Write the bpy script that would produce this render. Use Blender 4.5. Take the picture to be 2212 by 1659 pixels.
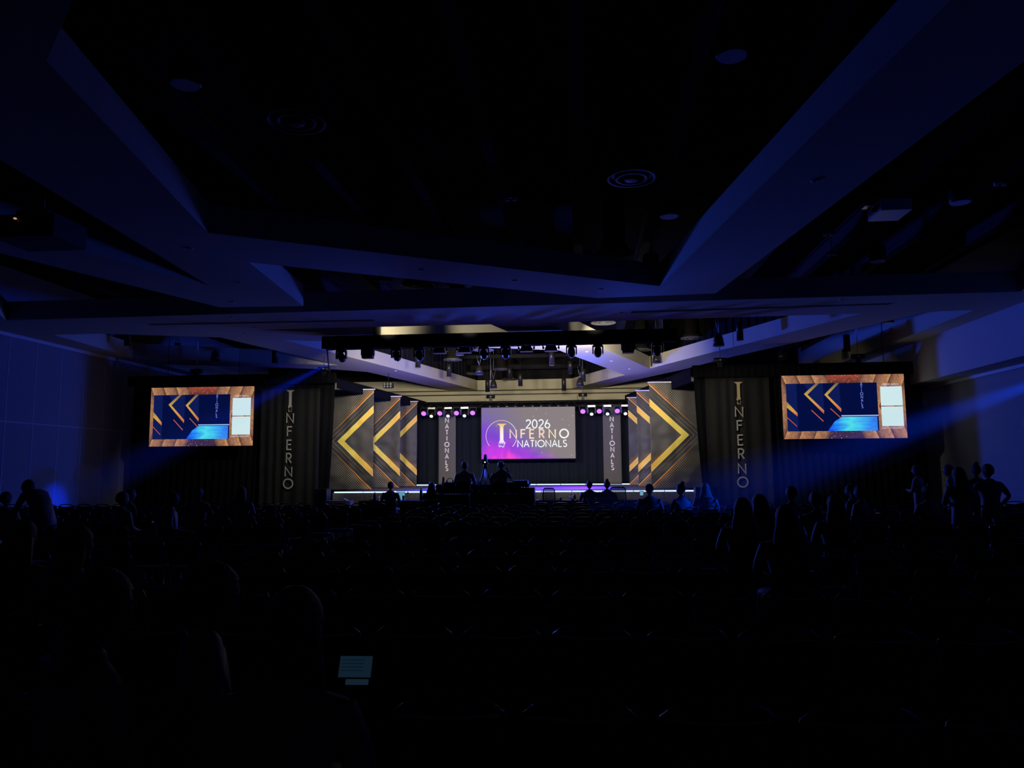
import bpy, bmesh, math, random
from mathutils import Vector, Matrix, noise
random.seed(7)
S = bpy.context.scene
COL = S.collection
for o in list(bpy.data.objects): bpy.data.objects.remove(o)

# ------------------------------------------------------------------ camera
F = 1660.0; CX = 1106.0; CY = 829.5; EYE = 1.70
TH = math.radians(6.33); PS = math.radians(5.05); RO = math.radians(0.40)
fw = Vector((-math.sin(PS)*math.cos(TH), math.cos(PS)*math.cos(TH), math.sin(TH)))
r0 = Vector((math.cos(PS), math.sin(PS), 0)); u0 = r0.cross(fw)
rt = r0*math.cos(RO) - u0*math.sin(RO); up = u0*math.cos(RO) + r0*math.sin(RO)
cam = bpy.data.cameras.new('camera'); camo = bpy.data.objects.new('camera', cam); COL.objects.link(camo)
camo.matrix_world = Matrix(((rt.x, up.x, -fw.x, 0), (rt.y, up.y, -fw.y, 0), (rt.z, up.z, -fw.z, EYE), (0, 0, 0, 1)))
cam.sensor_fit = 'HORIZONTAL'; cam.sensor_width = 36.0; cam.lens = 36.0*F/2212.0
cam.clip_start = 0.05; cam.clip_end = 200
S.camera = camo
CAM = Vector((0, 0, EYE))
def ray(x, y): return (x-CX)/F*rt - (y-CY)/F*up + fw
def at(x, y, Y):                       # survey helper: photo point -> point on the plane at hall depth Y
    d = ray(x, y); return CAM + d*(Y/d.y)
def atz(x, y, Z):                      # photo point -> point at height Z
    d = ray(x, y); return CAM + d*((Z-EYE)/d.z)
def proj(p):
    v = Vector(p)-CAM; z = v.dot(fw)
    return (CX+F*v.dot(rt)/z, CY-F*v.dot(up)/z, z)

# ------------------------------------------------------------------ world, exposure
w = bpy.data.worlds.new('world'); S.world = w; w.use_nodes = True
w.node_tree.nodes['Background'].inputs[0].default_value = (0.010, 0.014, 0.05, 1)
w.node_tree.nodes['Background'].inputs[1].default_value = 0.006
S.view_settings.view_transform = 'Standard'; S.view_settings.look = 'None'
S.view_settings.exposure = 0.0; S.view_settings.gamma = 1.0; S.view_settings.use_curve_mapping = False
S.cycles.use_denoising = True
S.cycles.max_bounces = 6; S.cycles.diffuse_bounces = 3; S.cycles.glossy_bounces = 2
S.cycles.sample_clamp_indirect = 3.0

def srgb(r, g, b):
    f = lambda c: (c/255/12.92) if c/255 <= 0.04045 else ((c/255+0.055)/1.055)**2.4
    return (f(r), f(g), f(b), 1)

# ------------------------------------------------------------------ lights of the room
def spot(name, loc, target, power, col, size=70, blend=0.6, rad=0.1):
    l = bpy.data.lights.new(name, 'SPOT'); l.energy = power; l.color = col
    l.spot_size = math.radians(size); l.spot_blend = blend; l.shadow_soft_size = rad
    o = bpy.data.objects.new(name, l); COL.objects.link(o)
    o.location = loc; o.rotation_euler = (Vector(target)-Vector(loc)).to_track_quat('-Z', 'Y').to_euler()
    return o
WARM = (1.0, 0.90, 0.66); BLUE = (0.022, 0.08, 1.0); VIO = (0.085, 0.01, 1.0)
# front truss: warm wash on to the stage cloths
for x in (-6.3, -4.6, -0.6, 1.2):
    spot('front_wash_light', (x, 22.35, 4.9), (x*0.6-1.2, 36, 4.6), 1450, WARM, 95, 0.9, 0.15)
# truss-top lamps on the coffer edge right behind the cross beam
for x in (-5.6, -3.2, 0.4):
    spot('front_wash_light', (x, 21.25, 5.73), (x+0.2, 23.6, 6.2), 90, WARM, 66, 0.9, 0.1)
# low front wash on the stage skirt and blue fill spots added to lift the near ceiling ribs
for x in (-5.5, 0.5):
    spot('front_wash_light', (x, 22.4, 4.9), (x, 26.6, 0.2), 90, WARM, 75, 0.9, 0.1)
for x, tx, ty, pw_ in ((-5.0, -5.6, 1.5, 420), (0.5, 4.0, 6.0, 320)):
    spot('house_fill', (x, 21.7, 4.6), (tx, ty, 5.9), pw_, BLUE, 36, 1.0, 0.3)
# end lamps of the truss on the lettered drapes
spot('end_wash_light', (-7.0, 22.6, 4.8), (-10.2, 26.2, 2.6), 430, (1, 0.95, 0.82), 62, 0.9, 0.1)
spot('end_wash_light', (2.4, 22.6, 4.8), (5.6, 26.2, 3.2), 460, (1, 0.92, 0.70), 62, 0.9, 0.1)
# uplights added at the foot of the backdrop, standing in for stage bounce
for x in (-5.5, -1.6, 1.0):
    spot('bounce_uplight', (x, 35.6, 1.1), (x*.7, 30.5, 5.7), 330, (0.80, 0.76, 1.0), 62, 0.9, 0.4)
# blue side lights standing behind the first chevron cloths, shining across the stage and into the hall
spot('boom_light', (-8.15, 29.9, 3.0), (11.8, 22.0, 4.0), 6000, BLUE, 110, 0.8, 0.35)
spot('boom_light', (2.95, 29.9, 3.0), (-16.4, 21.5, 2.4), 3700, BLUE, 110, 0.8, 0.6)
# violet / blue wash from the rear truss down on to the deck
for x in (-6.2, -4.9, -3.9, 0.4, 1.2, 1.7):
    spot('rear_wash_light', (x, 34.6, 4.3), (-2.6+(x+2.6)*0.5, 31.5, 0.9), 7500, VIO, 50, 0.5, 0.1)
# ------------------------------------------------------------------ materials
def mat(name, col, rough=0.7, metal=0.0, emit=None, es=1.0, bump=0.0, bscale=30.0, spec=0.3):
    m = bpy.data.materials.new(name); m.use_nodes = True
    nt = m.node_tree; b = nt.nodes['Principled BSDF']
    b.inputs['Base Color'].default_value = col; b.inputs['Roughness'].default_value = rough
    b.inputs['Metallic'].default_value = metal; b.inputs['Specular IOR Level'].default_value = spec
    if emit:
        b.inputs['Emission Color'].default_value = emit; b.inputs['Emission Strength'].default_value = es
    if True:
        n = nt.nodes.new('ShaderNodeTexNoise'); n.inputs['Scale'].default_value = bscale
        tc = nt.nodes.new('ShaderNodeTexCoord'); nt.links.new(tc.outputs['Object'], n.inputs['Vector'])
        if bump > 0:
            bp = nt.nodes.new('ShaderNodeBump'); bp.inputs['Strength'].default_value = bump; bp.inputs['Distance'].default_value = 0.03
            nt.links.new(n.outputs['Fac'], bp.inputs['Height']); nt.links.new(bp.outputs['Normal'], b.inputs['Normal'])
        if not emit:
            mr = nt.nodes.new('ShaderNodeMapRange'); mr.inputs[3].default_value = max(0.05, rough-0.06); mr.inputs[4].default_value = min(1, rough+0.06)
            nt.links.new(n.outputs['Fac'], mr.inputs[0]); nt.links.new(mr.outputs[0], b.inputs['Roughness'])
    return m
def glow(name, col, es=1.0):
    m = bpy.data.materials.new(name); m.use_nodes = True; nt = m.node_tree
    nt.nodes.clear(); e = nt.nodes.new('ShaderNodeEmission'); o = nt.nodes.new('ShaderNodeOutputMaterial')
    e.inputs[0].default_value = col; e.inputs[1].default_value = es; nt.links.new(e.outputs[0], o.inputs[0]); return m
M = dict(
 soffit=mat('painted_plaster_beige', (0.50, 0.46, 0.36, 1), 0.85, bump=0.04, bscale=60),
 wall=mat('wall_panel_fabric', (0.24, 0.24, 0.25, 1), 0.9, bump=0.1, bscale=80),
 bulk=mat('wall_plaster', (0.45, 0.43, 0.40, 1), 0.85),
 batten=mat('wall_batten', (0.55, 0.55, 0.58, 1), 0.5),
 deck=mat('black_ceiling_deck', (0.010, 0.010, 0.011, 1), 0.95, spec=0.05),
 joist=mat('steel_joist', (0.020, 0.020, 0.023, 1), 0.8, spec=0.1), liner=mat('dark_liner', (0.012, 0.012, 0.014, 1), 0.95, spec=0.03),
 carpet=mat('dark_carpet', (0.016, 0.014, 0.02, 1), 0.95, bump=0.3, bscale=200, spec=0.05),
 duct=mat('grey_duct', (0.016, 0.015, 0.015, 1), 0.9, spec=0.05),
 diff=mat('diffuser_metal', (0.10, 0.10, 0.11, 1), 0.5),
 white=mat('white_enamel', (0.75, 0.75, 0.78, 1), 0.4),
 can=mat('bronze_can', (0.045, 0.042, 0.04, 1), 0.35, 0.6),
 black=mat('black_metal', (0.010, 0.010, 0.012, 1), 0.45),
 blackg=mat('black_gloss_metal', (0.02, 0.02, 0.024, 1), 0.22, 0.5),
 drape=mat('black_drape', (0.006, 0.006, 0.008, 1), 0.98, bump=0.3, bscale=6, spec=0.03),
 navy=mat('navy_backdrop', (0.009, 0.012, 0.024, 1), 0.9, bump=0.15, bscale=4, spec=0.1),
 cloth=mat('charcoal_banner_cloth', (0.060, 0.057, 0.058, 1), 0.75, bump=0.4, bscale=5, spec=0.3),
 clothd=mat('black_drape_cloth', (0.013, 0.013, 0.014, 1), 0.8, bump=0.3, bscale=5, spec=0.15),
 greyc=mat('grey_banner_cloth', (0.12, 0.112, 0.13, 1), 0.8, bump=0.15, bscale=5),
 print=mat('white_print', (0.80, 0.80, 0.84, 1), 0.7),
 printc=mat('cream_print', (0.42, 0.40, 0.34, 1), 0.7),
 printg=mat('gold_print', (0.45, 0.36, 0.19, 1), 0.7),
 marley=mat('stage_marley', (0.10, 0.10, 0.16, 1), 0.55, spec=0.12),
 skirt=mat('grey_stage_skirt', (0.20, 0.19, 0.175, 1), 0.9, bump=0.2, bscale=8),
 silver=mat('silver_metal', (0.55, 0.55, 0.56, 1), 0.3, 0.8),
 pipe=mat('pale_pipe', (0.75, 0.74, 0.70, 1), 0.4, 0.3),
 fabric=mat('chair_fabric', (0.020, 0.018, 0.024, 1), 0.85, bump=0.2, bscale=90),
 chrome=mat('chair_frame', (0.10, 0.10, 0.11, 1), 0.18, 0.9),
 skin=mat('skin', (0.22, 0.13, 0.10, 1), 0.55), hair=mat('dark_hair', (0.012, 0.009, 0.007, 1), 0.45, bump=0.5, bscale=120),
 hairb=mat('fair_hair', (0.22, 0.14, 0.07, 1), 0.45, bump=0.5, bscale=120),
 shirtd=mat('dark_shirt', (0.012, 0.012, 0.016, 1), 0.85, bump=0.3, bscale=12), shirtg=mat('grey_shirt', (0.06, 0.062, 0.07, 1), 0.85, bump=0.3, bscale=12),
 shirtw=mat('white_shirt', (0.45, 0.45, 0.47, 1), 0.85, bump=0.3, bscale=12), jeans=mat('dark_trousers', (0.012, 0.014, 0.022, 1), 0.9),
 paper=mat('paper', (0.62, 0.66, 0.68, 1), 0.8), table=mat('black_tablecloth', (0.008, 0.008, 0.010, 1), 0.95, spec=0.05),
 cup=mat('clear_cup', (0.45, 0.45, 0.50, 1), 0.15), case=mat('road_case', (0.014, 0.014, 0.016, 1), 0.5),
 mesh=mat('mesh_net', (0.10, 0.11, 0.14, 1), 0.7),
)
# ------------------------------------------------------------------ mesh helpers
class MB:
    def __init__(s): s.bm = bmesh.new()
    def add(s, verts, faces, mi=0):
        vs = [s.bm.verts.new(v) for v in verts]; out = []
        for f in faces:
            try:
                q = s.bm.faces.new([vs[i] for i in f]); q.material_index = mi; out.append(q)
            except ValueError: pass
        return out
    def box(s, c, d, rot=None, mi=0, taper=1.0):
        c = Vector(c); hx, hy, hz = d[0]/2, d[1]/2, d[2]/2; V = []
        for z in (-1, 1):
            t = taper if z > 0 else 1.0
            for x, y in ((-1, -1), (1, -1), (1, 1), (-1, 1)):
                v = Vector((x*hx*t, y*hy*t, z*hz))
                if rot is not None: v = rot @ v
                V.append(c+v)
        s.add(V, [(3, 2, 1, 0), (4, 5, 6, 7), (0, 1, 5, 4), (1, 2, 6, 5), (2, 3, 7, 6), (3, 0, 4, 7)], mi); return s
    def tube(s, pts, r, n=8, mi=0, cap=True):
        pts = [Vector(p) for p in pts]; rings = []
        for i, p in enumerate(pts):
            a = pts[max(0, i-1)]; b = pts[min(len(pts)-1, i+1)]; d = (b-a).normalized()
            q = d.to_track_quat('Z', 'Y'); rr = r[i] if isinstance(r, (list, tuple)) else r
            rings.append([s.bm.verts.new(p+q @ Vector((rr*math.cos(2*math.pi*k/n), rr*math.sin(2*math.pi*k/n), 0))) for k in range(n)])
        for a, b in zip(rings, rings[1:]):
            for k in range(n):
                f = s.bm.faces.new((a[k], a[(k+1) % n], b[(k+1) % n], b[k])); f.material_index = mi; f.smooth = True
        if cap:
            for rg in (list(reversed(rings[0])), rings[-1]):
                try: s.bm.faces.new(rg).material_index = mi
                except ValueError: pass
        return s
    def loft(s, rings, n=12, mi=0):           # rings: (cx, cy, cz, rx, ry)
        R = [[s.bm.verts.new((c[0]+c[3]*math.cos(2*math.pi*k/n), c[1]+c[4]*math.sin(2*math.pi*k/n), c[2])) for k in range(n)] for c in rings]
        for a, b in zip(R, R[1:]):
            for k in range(n):
                f = s.bm.faces.new((a[k], a[(k+1) % n], b[(k+1) % n], b[k])); f.smooth = True; f.material_index = mi
        s.bm.faces.new(list(reversed(R[0]))).material_index = mi; s.bm.faces.new(R[-1]).material_index = mi
        return s
    def ell(s, c, r, mi=0, u=12, v=8, fn=None):
        g = bmesh.ops.create_uvsphere(s.bm, u_segments=u, v_segments=v, radius=1.0)
        for vv in g['verts']:
            p = Vector((vv.co.x*r[0], vv.co.y*r[1], vv.co.z*r[2]))
            if fn: p = fn(p)
            vv.co = p+Vector(c)
            for f in vv.link_faces: f.material_index = mi; f.smooth = True
        return s
    def build(s, name, mats, parent=None, loc=None, uv=None):
        me = bpy.data.meshes.new(name); bmesh.ops.recalc_face_normals(s.bm, faces=s.bm.faces[:]); s.bm.to_mesh(me); s.bm.free()
        return link(name, me, mats, parent, loc)
def link(name, me, mats, parent=None, loc=None):
    if not isinstance(mats, (list, tuple)): mats = [mats]
    for m in mats: me.materials.append(M[m] if isinstance(m, str) else m)
    o = bpy.data.objects.new(name, me); COL.objects.link(o)
    if parent is not None: o.parent = parent
    if loc is not None: o.location = loc
    return o
def tag(o, label=None, cat=None, group=None, kind=None):
    if label: o['label'] = label
    if cat: o['category'] = cat
    if group: o['group'] = group
    if kind: o['kind'] = kind
    return o
def empty(name, loc, label, cat, group=None, rz=0.0):
    o = bpy.data.objects.new(name, None); COL.objects.link(o); o.location = loc; o.rotation_euler = (0, 0, rz)
    o.empty_display_size = 0.1
    return tag(o, label, cat, group)
KIDS = {}
def copy_tree(o, loc, label=None, group=None, rz=None, parts=True):
    c = o.copy(); COL.objects.link(c); c.location = loc
    if rz is not None: c.rotation_euler = (0, 0, rz)
    if label: c['label'] = label
    if group: c['group'] = group
    if parts: _kids(o, c)
    return c
def _kids(o, c):
    if o.name not in KIDS: KIDS[o.name] = list(o.children)
    for ch in KIDS[o.name]:
        d = ch.copy(); COL.objects.link(d); d.parent = c; _kids(ch, d)
def struct(name, o, label):
    return tag(o, label, None, None, 'structure')
def curve_sheet(name, polys, z, h, m):
    cu = bpy.data.curves.new(name, 'CURVE'); cu.dimensions = '2D'; cu.fill_mode = 'BOTH'; cu.extrude = h/2
    for P in polys:
        sp = cu.splines.new('POLY'); sp.points.add(len(P)-1); sp.use_cyclic_u = True
        for i, p in enumerate(P): sp.points[i].co = (p[0], p[1], 0, 1)
    o = bpy.data.objects.new(name, cu); COL.objects.link(o); bpy.context.view_layer.update()
    me = bpy.data.meshes.new_from_object(o.evaluated_get(bpy.context.evaluated_depsgraph_get()))
    bpy.data.objects.remove(o); me.name = name
    for f in me.polygons: f.use_smooth = False
    return link(name, me, m, None, (0, 0, z+h/2))
def cloth(name, x0, x1, Y, z0, z1, m, parent=None, folds=8, amp=0.03, nx=60, nz=12, lean0=0, lean1=0, uvf=None, wr=0.0, Y1=None, thick=0.0, seed=0):
    """hanging cloth between x0..x1; lean: outward shift of each edge at the hem"""
    bm = bmesh.new(); g = []; uvl = bm.loops.layers.uv.new('UVMap'); store = {}
    for j in range(nz+1):
        t = j/nz; z = z1+(z0-z1)*t; row = []
        for i in range(nx+1):
            s = i/nx; x = (x0+lean0*t**1.5)*(1-s)+(x1+lean1*t**1.5)*s
            yy = Y if Y1 is None else Y*(1-s)+Y1*s
            dy = amp*math.sin(s*folds*2*math.pi+1.3*math.sin(s*9+seed))*(0.5+0.5*t)
            if wr: dy += wr*noise.noise(Vector((x*2.2+seed, z*3.5, seed)))*(0.4+t)
            v = bm.verts.new((x, yy+dy, z)); store[v] = (x, z); row.append(v)
        g.append(row)
    for j in range(nz):
        for i in range(nx):
            f = bm.faces.new((g[j+1][i], g[j+1][i+1], g[j][i+1], g[j][i])); f.smooth = True
            if uvf:
                for l in f.loops: l[uvl].uv = uvf(*store[l.vert])
    me = bpy.data.meshes.new(name); bm.to_mesh(me); bm.free()
    o = link(name, me, m, parent)
    sd = o.modifiers.new('thickness', 'SOLIDIFY'); sd.thickness = 0.006; sd.offset = 0
    return o

# stroke lettering: each glyph in a unit box, polylines; arcs by sampling
def arc(cx, cy, rx, ry, a0, a1, n=14):
    return [(cx+rx*math.cos(math.radians(a0+(a1-a0)*i/n)), cy+ry*math.sin(math.radians(a0+(a1-a0)*i/n))) for i in range(n+1)]
G = {
 'N': (0.72, [[(0, 0), (0, 1), (.72, 0), (.72, 1)]]), 'F': (0.50, [[(0, 0), (0, 1), (.5, 1)], [(0, .55), (.44, .55)]]),
 'E': (0.50, [[(.5, 0), (0, 0), (0, 1), (.5, 1)], [(0, .53), (.44, .53)]]), 'L': (0.45, [[(0, 1), (0, 0), (.45, 0)]]),
 'R': (0.54, [[(0, 0), (0, 1), (.25, 1)]+arc(.25, .74, .25, .26, 90, -90)+[(0, .48)], [(.22, .48), (.54, 0)]]),
 'O': (1.0, [arc(.5, .5, .5, .5, 0, 360, 28)]), 'I': (0.05, [[(.02, 0), (.02, 1)]]), 'T': (0.56, [[(0, 1), (.56, 1)], [(.28, 1), (.28, 0)]]),
 'A': (0.74, [[(0, 0), (.37, 1), (.74, 0)], [(.14, .34), (.60, .34)]]),
 'S': (0.50, [arc(.26, .75, .23, .25, 35, 270, 12)+arc(.25, .25, .25, .25, 90, -150, 12)]),
 'D': (0.62, [[(0, 0), (0, 1), (.18, 1)]+arc(.18, .5, .44, .5, 90, -90)+[(0, 0)]]), 'M': (0.82, [[(0, 0), (.08, 1), (.41, .25), (.74, 1), (.82, 0)]]),
 'C': (0.72, [arc(.46, .5, .46, .5, 45, 315, 18)]), 'H': (0.62, [[(0, 0), (0, 1)], [(.62, 0), (.62, 1)], [(0, .52), (.62, .52)]]),
 'V': (0.70, [[(0, 1), (.35, 0), (.70, 1)]]), '2': (0.54, [arc(.27, .73, .26, .27, 165, -35, 12)+[(0, 0), (.56, 0)]]),
 '0': (0.58, [arc(.29, .5, .29, .5, 0, 360, 24)]), '6': (0.56, [arc(.28, .29, .28, .29, 0, 360, 20), [(.03, .38), (.12, .68), (.34, 1.0)]]), ' ': (0.35, []),
}
def stroke(mb, pts, w, z0, t, o, ex, ez, ey):
    """ribbon with mitred joints in plane (ex, ez), raised towards -ey by t"""
    n = len(pts); closed = n > 3 and math.hypot(pts[0][0]-pts[-1][0], pts[0][1]-pts[-1][1]) < 1e-5
    if closed: pts = pts[:-1]; n -= 1
    L = []; R_ = []
    for i in range(n):
        p = Vector(pts[i]); a = Vector(pts[i-1]) if (i > 0 or closed) else None; b = Vector(pts[(i+1) % n]) if (i < n-1 or closed) else None
        d1 = (p-a).normalized() if a is not None else (b-p).normalized(); d2 = (b-p).normalized() if b is not None else d1
        n1 = Vector((-d1.y, d1.x)); n2 = Vector((-d2.y, d2.x)); m = (n1+n2)
        if m.length < 1e-4: m = n1
        m.normalize(); k = min(1.9, 1/max(0.35, m.dot(n1)))
        L.append(p+m*w/2*k); R_.append(p-m*w/2*k)
    def P(q, dep): return o+ex*q.x+ez*q.y+ey*dep
    V = [P(q, -t) for q in L]+[P(q, -t) for q in R_]+[P(q, 0) for q in L]+[P(q, 0) for q in R_]
    Fc = []; rng = range(n if closed else n-1)
    for i in rng:
        j = (i+1) % n
        Fc += [(i, j, n+j, n+i), (2*n+i, 3*n+i, 3*n+j, 2*n+j), (i, 2*n+i, 2*n+j, j), (n+i, n+j, 3*n+j, 3*n+i)]
    if not closed: Fc += [(0, n, 3*n, 2*n), (n-1, 3*n-1, 4*n-1, 2*n-1)]
    mb.add(V, Fc)
def text(mb, s, o, h, gap=0.22, wt=0.12, ex=Vector((1, 0, 0)), ez=Vector((0, 0, 1)), t=0.004, center=True):
    ey = Vector((0, 1, 0)); W = sum(G[c][0] for c in s)*h+gap*h*(len(s)-1)
    x = -W/2 if center else 0
    for c in s:
        gw, st = G[c]
        for pl in st: stroke(mb, [(x+p[0]*h, p[1]*h) for p in pl], wt*h, 0, t, Vector(o), ex, ez, ey)
        x += (gw+gap)*h
    return W
# ================================================================== the room
XL, XR, XB, YB, YF = -16.4, 11.8, 10.9, 39.1, -3.0
def bx(name, lo, hi, m, label):
    c = [(a+b)/2 for a, b in zip(lo, hi)]; d = [b-a for a, b in zip(lo, hi)]
    return struct(name, MB().box((0, 0, 0), d).build(name, m, None, c), label)
bx('floor', (XL-.3, YF-.3, -.2), (XR+.6, YB+.3, 0), 'carpet', 'dark carpeted ballroom floor')
bx('ceiling', (XL-.3, YF-.3, 7.6), (XR+.6, YB+.3, 7.8), 'deck', 'black open ceiling deck above the coffers')
bx('wall_back', (XL-.3, YB, 0), (XR+.6, YB+.3, 5.9), 'soffit', 'beige wall behind the stage backdrop')
bx('wall_back_upper', (XL-.3, YB, 5.9), (XR+.6, YB+.3, 7.6), 'deck', 'black upper part of the back wall above the coffers')
bx('wall_rear', (XL-.3, YF-.3, 0), (XR+.6, YF, 7.6), 'wall', 'rear wall behind the audience')
bx('wall_right', (XR, YF, 0), (XR+.3, YB, 4.39), 'wall', 'panelled right wall of the ballroom washed in blue')
bx('wall_right_upper', (XB, YF, 4.39), (XR+.3, YB, 7.6), 'bulk', 'plaster bulkhead above the right wall')
# left wall with proud joint battens
mb = MB(); mb.box((-.15, (YF+YB)/2, 3.8), (.3, YB-YF, 7.6))
ys = [atx_y for atx_y in [22.85-1.13*k for k in range(22, 0, -1)]+[22.85+1.13*k for k in range(0, 14)]]
for y in ys: mb.box((.004, y, 2.78), (.012, .022, 5.56), mi=1)
mb.box((.004, (YF+YB)/2, 3.16), (.012, YB-YF, .022), mi=1)
struct('wall_left', mb.build('wall_left', ['wall', 'batten'], None, (XL, 0, 0)), 'left ballroom wall of tall joined panels lit blue')
bx('trim_1', (XL, YF, 5.60), (XL+.10, YB, 5.70), 'batten', 'pale cornice running along the top of the left wall')
bx('trim_2', (XR-.10, YF, 4.30), (XR, YB, 4.39), 'batten', 'pale cornice running along the top of the right wall')
bx('trim_3', (XL, YB-.03, 5.49), (XB, YB, 5.55), 'black', 'dark shadow-gap rail across the back wall')
bx('baseboard_left', (XL, YF, 0), (XL+.03, YB, .15), 'black', 'dark skirting on the left wall')
bx('baseboard_right', (XR-.03, YF, 0), (XR, YB, .15), 'black', 'dark skirting on the right wall')
outer = [(XL, YF), (XB, YF), (XB, YB-.02), (XL, YB-.02)]
H1 = [(-15.05, 18.72), (10.2, 18.40), (10.1, -1.2), (-15.05, -1.2), (-15.05, 14), (-13.6, 16.0), (-14.67, 18.03)]
S1 = [(.45, 17.91), (3.16, 17.75), (4.46, 7.67), (5.55, -.9), (4.3, -.9), (3.0, 8.29), (1.8, 16.87), (-6.2, 12.1), (-5.14, 6.69), (-4.24, 5.79), (-3.3, 4.8),
      (-3.3, -.9), (-6.6, -.9), (-7.37, 8.88), (-7.97, 15.71), (-9.47, 11.51), (-12.9, 2.0), (-14.3, 2.0), (-10.54, 12.85), (-8.76, 17.84), (-6.69, 17.93), (-6.31, 13.97)]
HE = [(-15.3, 20.92), (-13.78, 20.90), (-10.74, 21.95), (-9.16, 28.44), (-12.43, 27.08), (-14.14, 26.12), (-15.6, 25.4)]
HI = [(-13.95, 27.89), (-9.75, 29.6), (-8.65, 30.57), (-6.63, 38.4), (-15.65, 38.4), (-15.65, 27.3)]
HG = [(-9.04, 20.85), (-7.41, 21.54), (-1.47, 24.02), (-2.42, 20.87)]
HH = [(-9.04, 22.63), (-5.16, 38.5), (-.39, 38.36), (1.96, 33.14), (-.67, 25.86)]
HJ = [(-.92, 20.84), (2.83, 31.11), (4.16, 28.05), (5.77, 24.44), (7.38, 20.6)]
HK = [(.94, 38.34), (4.11, 31.88), (5.42, 28.46), (7.24, 24.63), (9.06, 20.55), (10.18, 20.5), (10.0, 38.4)]
SL = [(-11.87, 19.62), (-5.47, 19.80), (-5.47, 20.02), (-11.7, 19.86)]
SR = [(1.36, 19.55), (7.88, 19.30), (7.7, 19.52), (1.36, 19.80)]
struct('ceiling_soffit', curve_sheet('ceiling_soffit', [outer, H1, S1, HE, HI, HG, HH, HJ, HK, SL, SR], 5.70, 0.50, 'soffit'),
       'lowered plaster ceiling with angular open coffers and star-shaped ribs')
# dark ribbed liner standing on the coffer edge above the stage
mb = MB()
for a, b in ((HH[0], HH[1]), (HH[1], HH[2]), (HH[2], HH[3]), (HJ[2], HJ[4])):
    a = Vector((a[0], a[1], 0)); b = Vector((b[0], b[1], 0)); d = (b-a); L = d.length; d.normalize(); nrm = Vector((-d.y, d.x, 0))
    q = Matrix.Rotation(math.atan2(d.y, d.x), 3, 'Z')
    mb.box((a+b)/2+Vector((0, 0, 6.62))+nrm*.12, (L, .03, .8), q)
    for k in range(int(L/.42)): mb.box(a+d*(k*.42+.2)+nrm*.08+Vector((0, 0, 6.62)), (.07, .06, .8), q)
struct('ceiling_liner', mb.build('ceiling_liner', 'liner'), 'dark ribbed liner above the coffer edges over the stage')
for k, x in enumerate([-14.1, -12.5, -10.9, -9.3, -7.7, -6.1, -4.55, -3.0, -1.47, 0.02, 1.65, 3.2, 4.8, 6.4, 8.0, 9.6]):
    j = MB().box((0, 0, .0), (.22, 40, .03)).box((0, 0, .18), (.05, 40, .34)).box((0, 0, .36), (.22, 40, .03)).build('ceiling_beam', 'joist', None, (x, 18, 7.1))
    struct('ceiling_beam', j, 'steel joist under the black ceiling deck')

# round air diffusers hanging below drum ducts
def diffuser():
    r = empty('air_diffuser', (0, 0, 0), 'round', 'air diffuser', 'round ceiling air diffusers')
    m = MB()
    m.loft([(0, 0, 0.03, .40, .40), (0, 0, 0, .41, .41), (0, 0, 0, .36, .36), (0, 0, .03, .34, .34), (0, 0, .05, .33, .33)], 28); m.build('outer_ring', 'diff', r)
    m = MB(); m.loft([(0, 0, .04, .29, .29), (0, 0, -.01, .27, .27), (0, 0, -.01, .22, .22), (0, 0, .03, .20, .20)], 28); m.build('inner_ring', 'diff', r)
    m = MB(); m.loft([(0, 0, .02, .15, .15), (0, 0, -.025, .12, .12), (0, 0, -.03, .05, .05)], 24); m.build('centre_cone', 'diff', r)
    m = MB(); m.loft([(0, 0, .05, .33, .33), (0, 0, .14, .30, .30), (0, 0, .16, .25, .25), (0, 0, 1.26, .25, .25)], 24); m.build('drum_duct', 'duct', r)
    return r
dpx = [(638, 264, 6.4, 'nearest the camera on the left, big and very dark'), (1365, 386, 6.4, 'right of centre in the big dark coffer'),
 (832, 487, 6.4, 'left of centre in the big dark coffer near its front rib'), (1327, 547, 6.4, 'just behind the front rib of the big dark coffer'),
 (900, 615, 6.4, 'in the dark strip in front of the cross beam'), (988, 704, 6.3, 'half cut off by the cross beam above the truss'),
 (1303, 698, 6.3, 'pale rings seen above the truss right of centre'), (1045, 757, 6.4, 'above the stage just under the truss drape'),
 (978, 778, 6.4, 'above the stage left of centre'), (1014, 809, 6.4, 'low over the stage with a wide drum duct'),
 (1082, 799, 6.4, 'over the stage centre, right of a can'), (1100, 820, 6.15, 'farthest back over the stage'),
 (1384, 757, 6.35, 'big duct in the right coffer under the truss end'), (1495, 731, 6.35, 'far right coffer beside the truss end, on a tall drum')]
d0 = None
for (px, py, z, t) in dpx:
    p = atz(px, py, z); lab = 'round air diffuser '+t
    if d0 is None: d0 = diffuser(); d0.location = p; d0['label'] = lab
    else: copy_tree(d0, p, lab)
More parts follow.
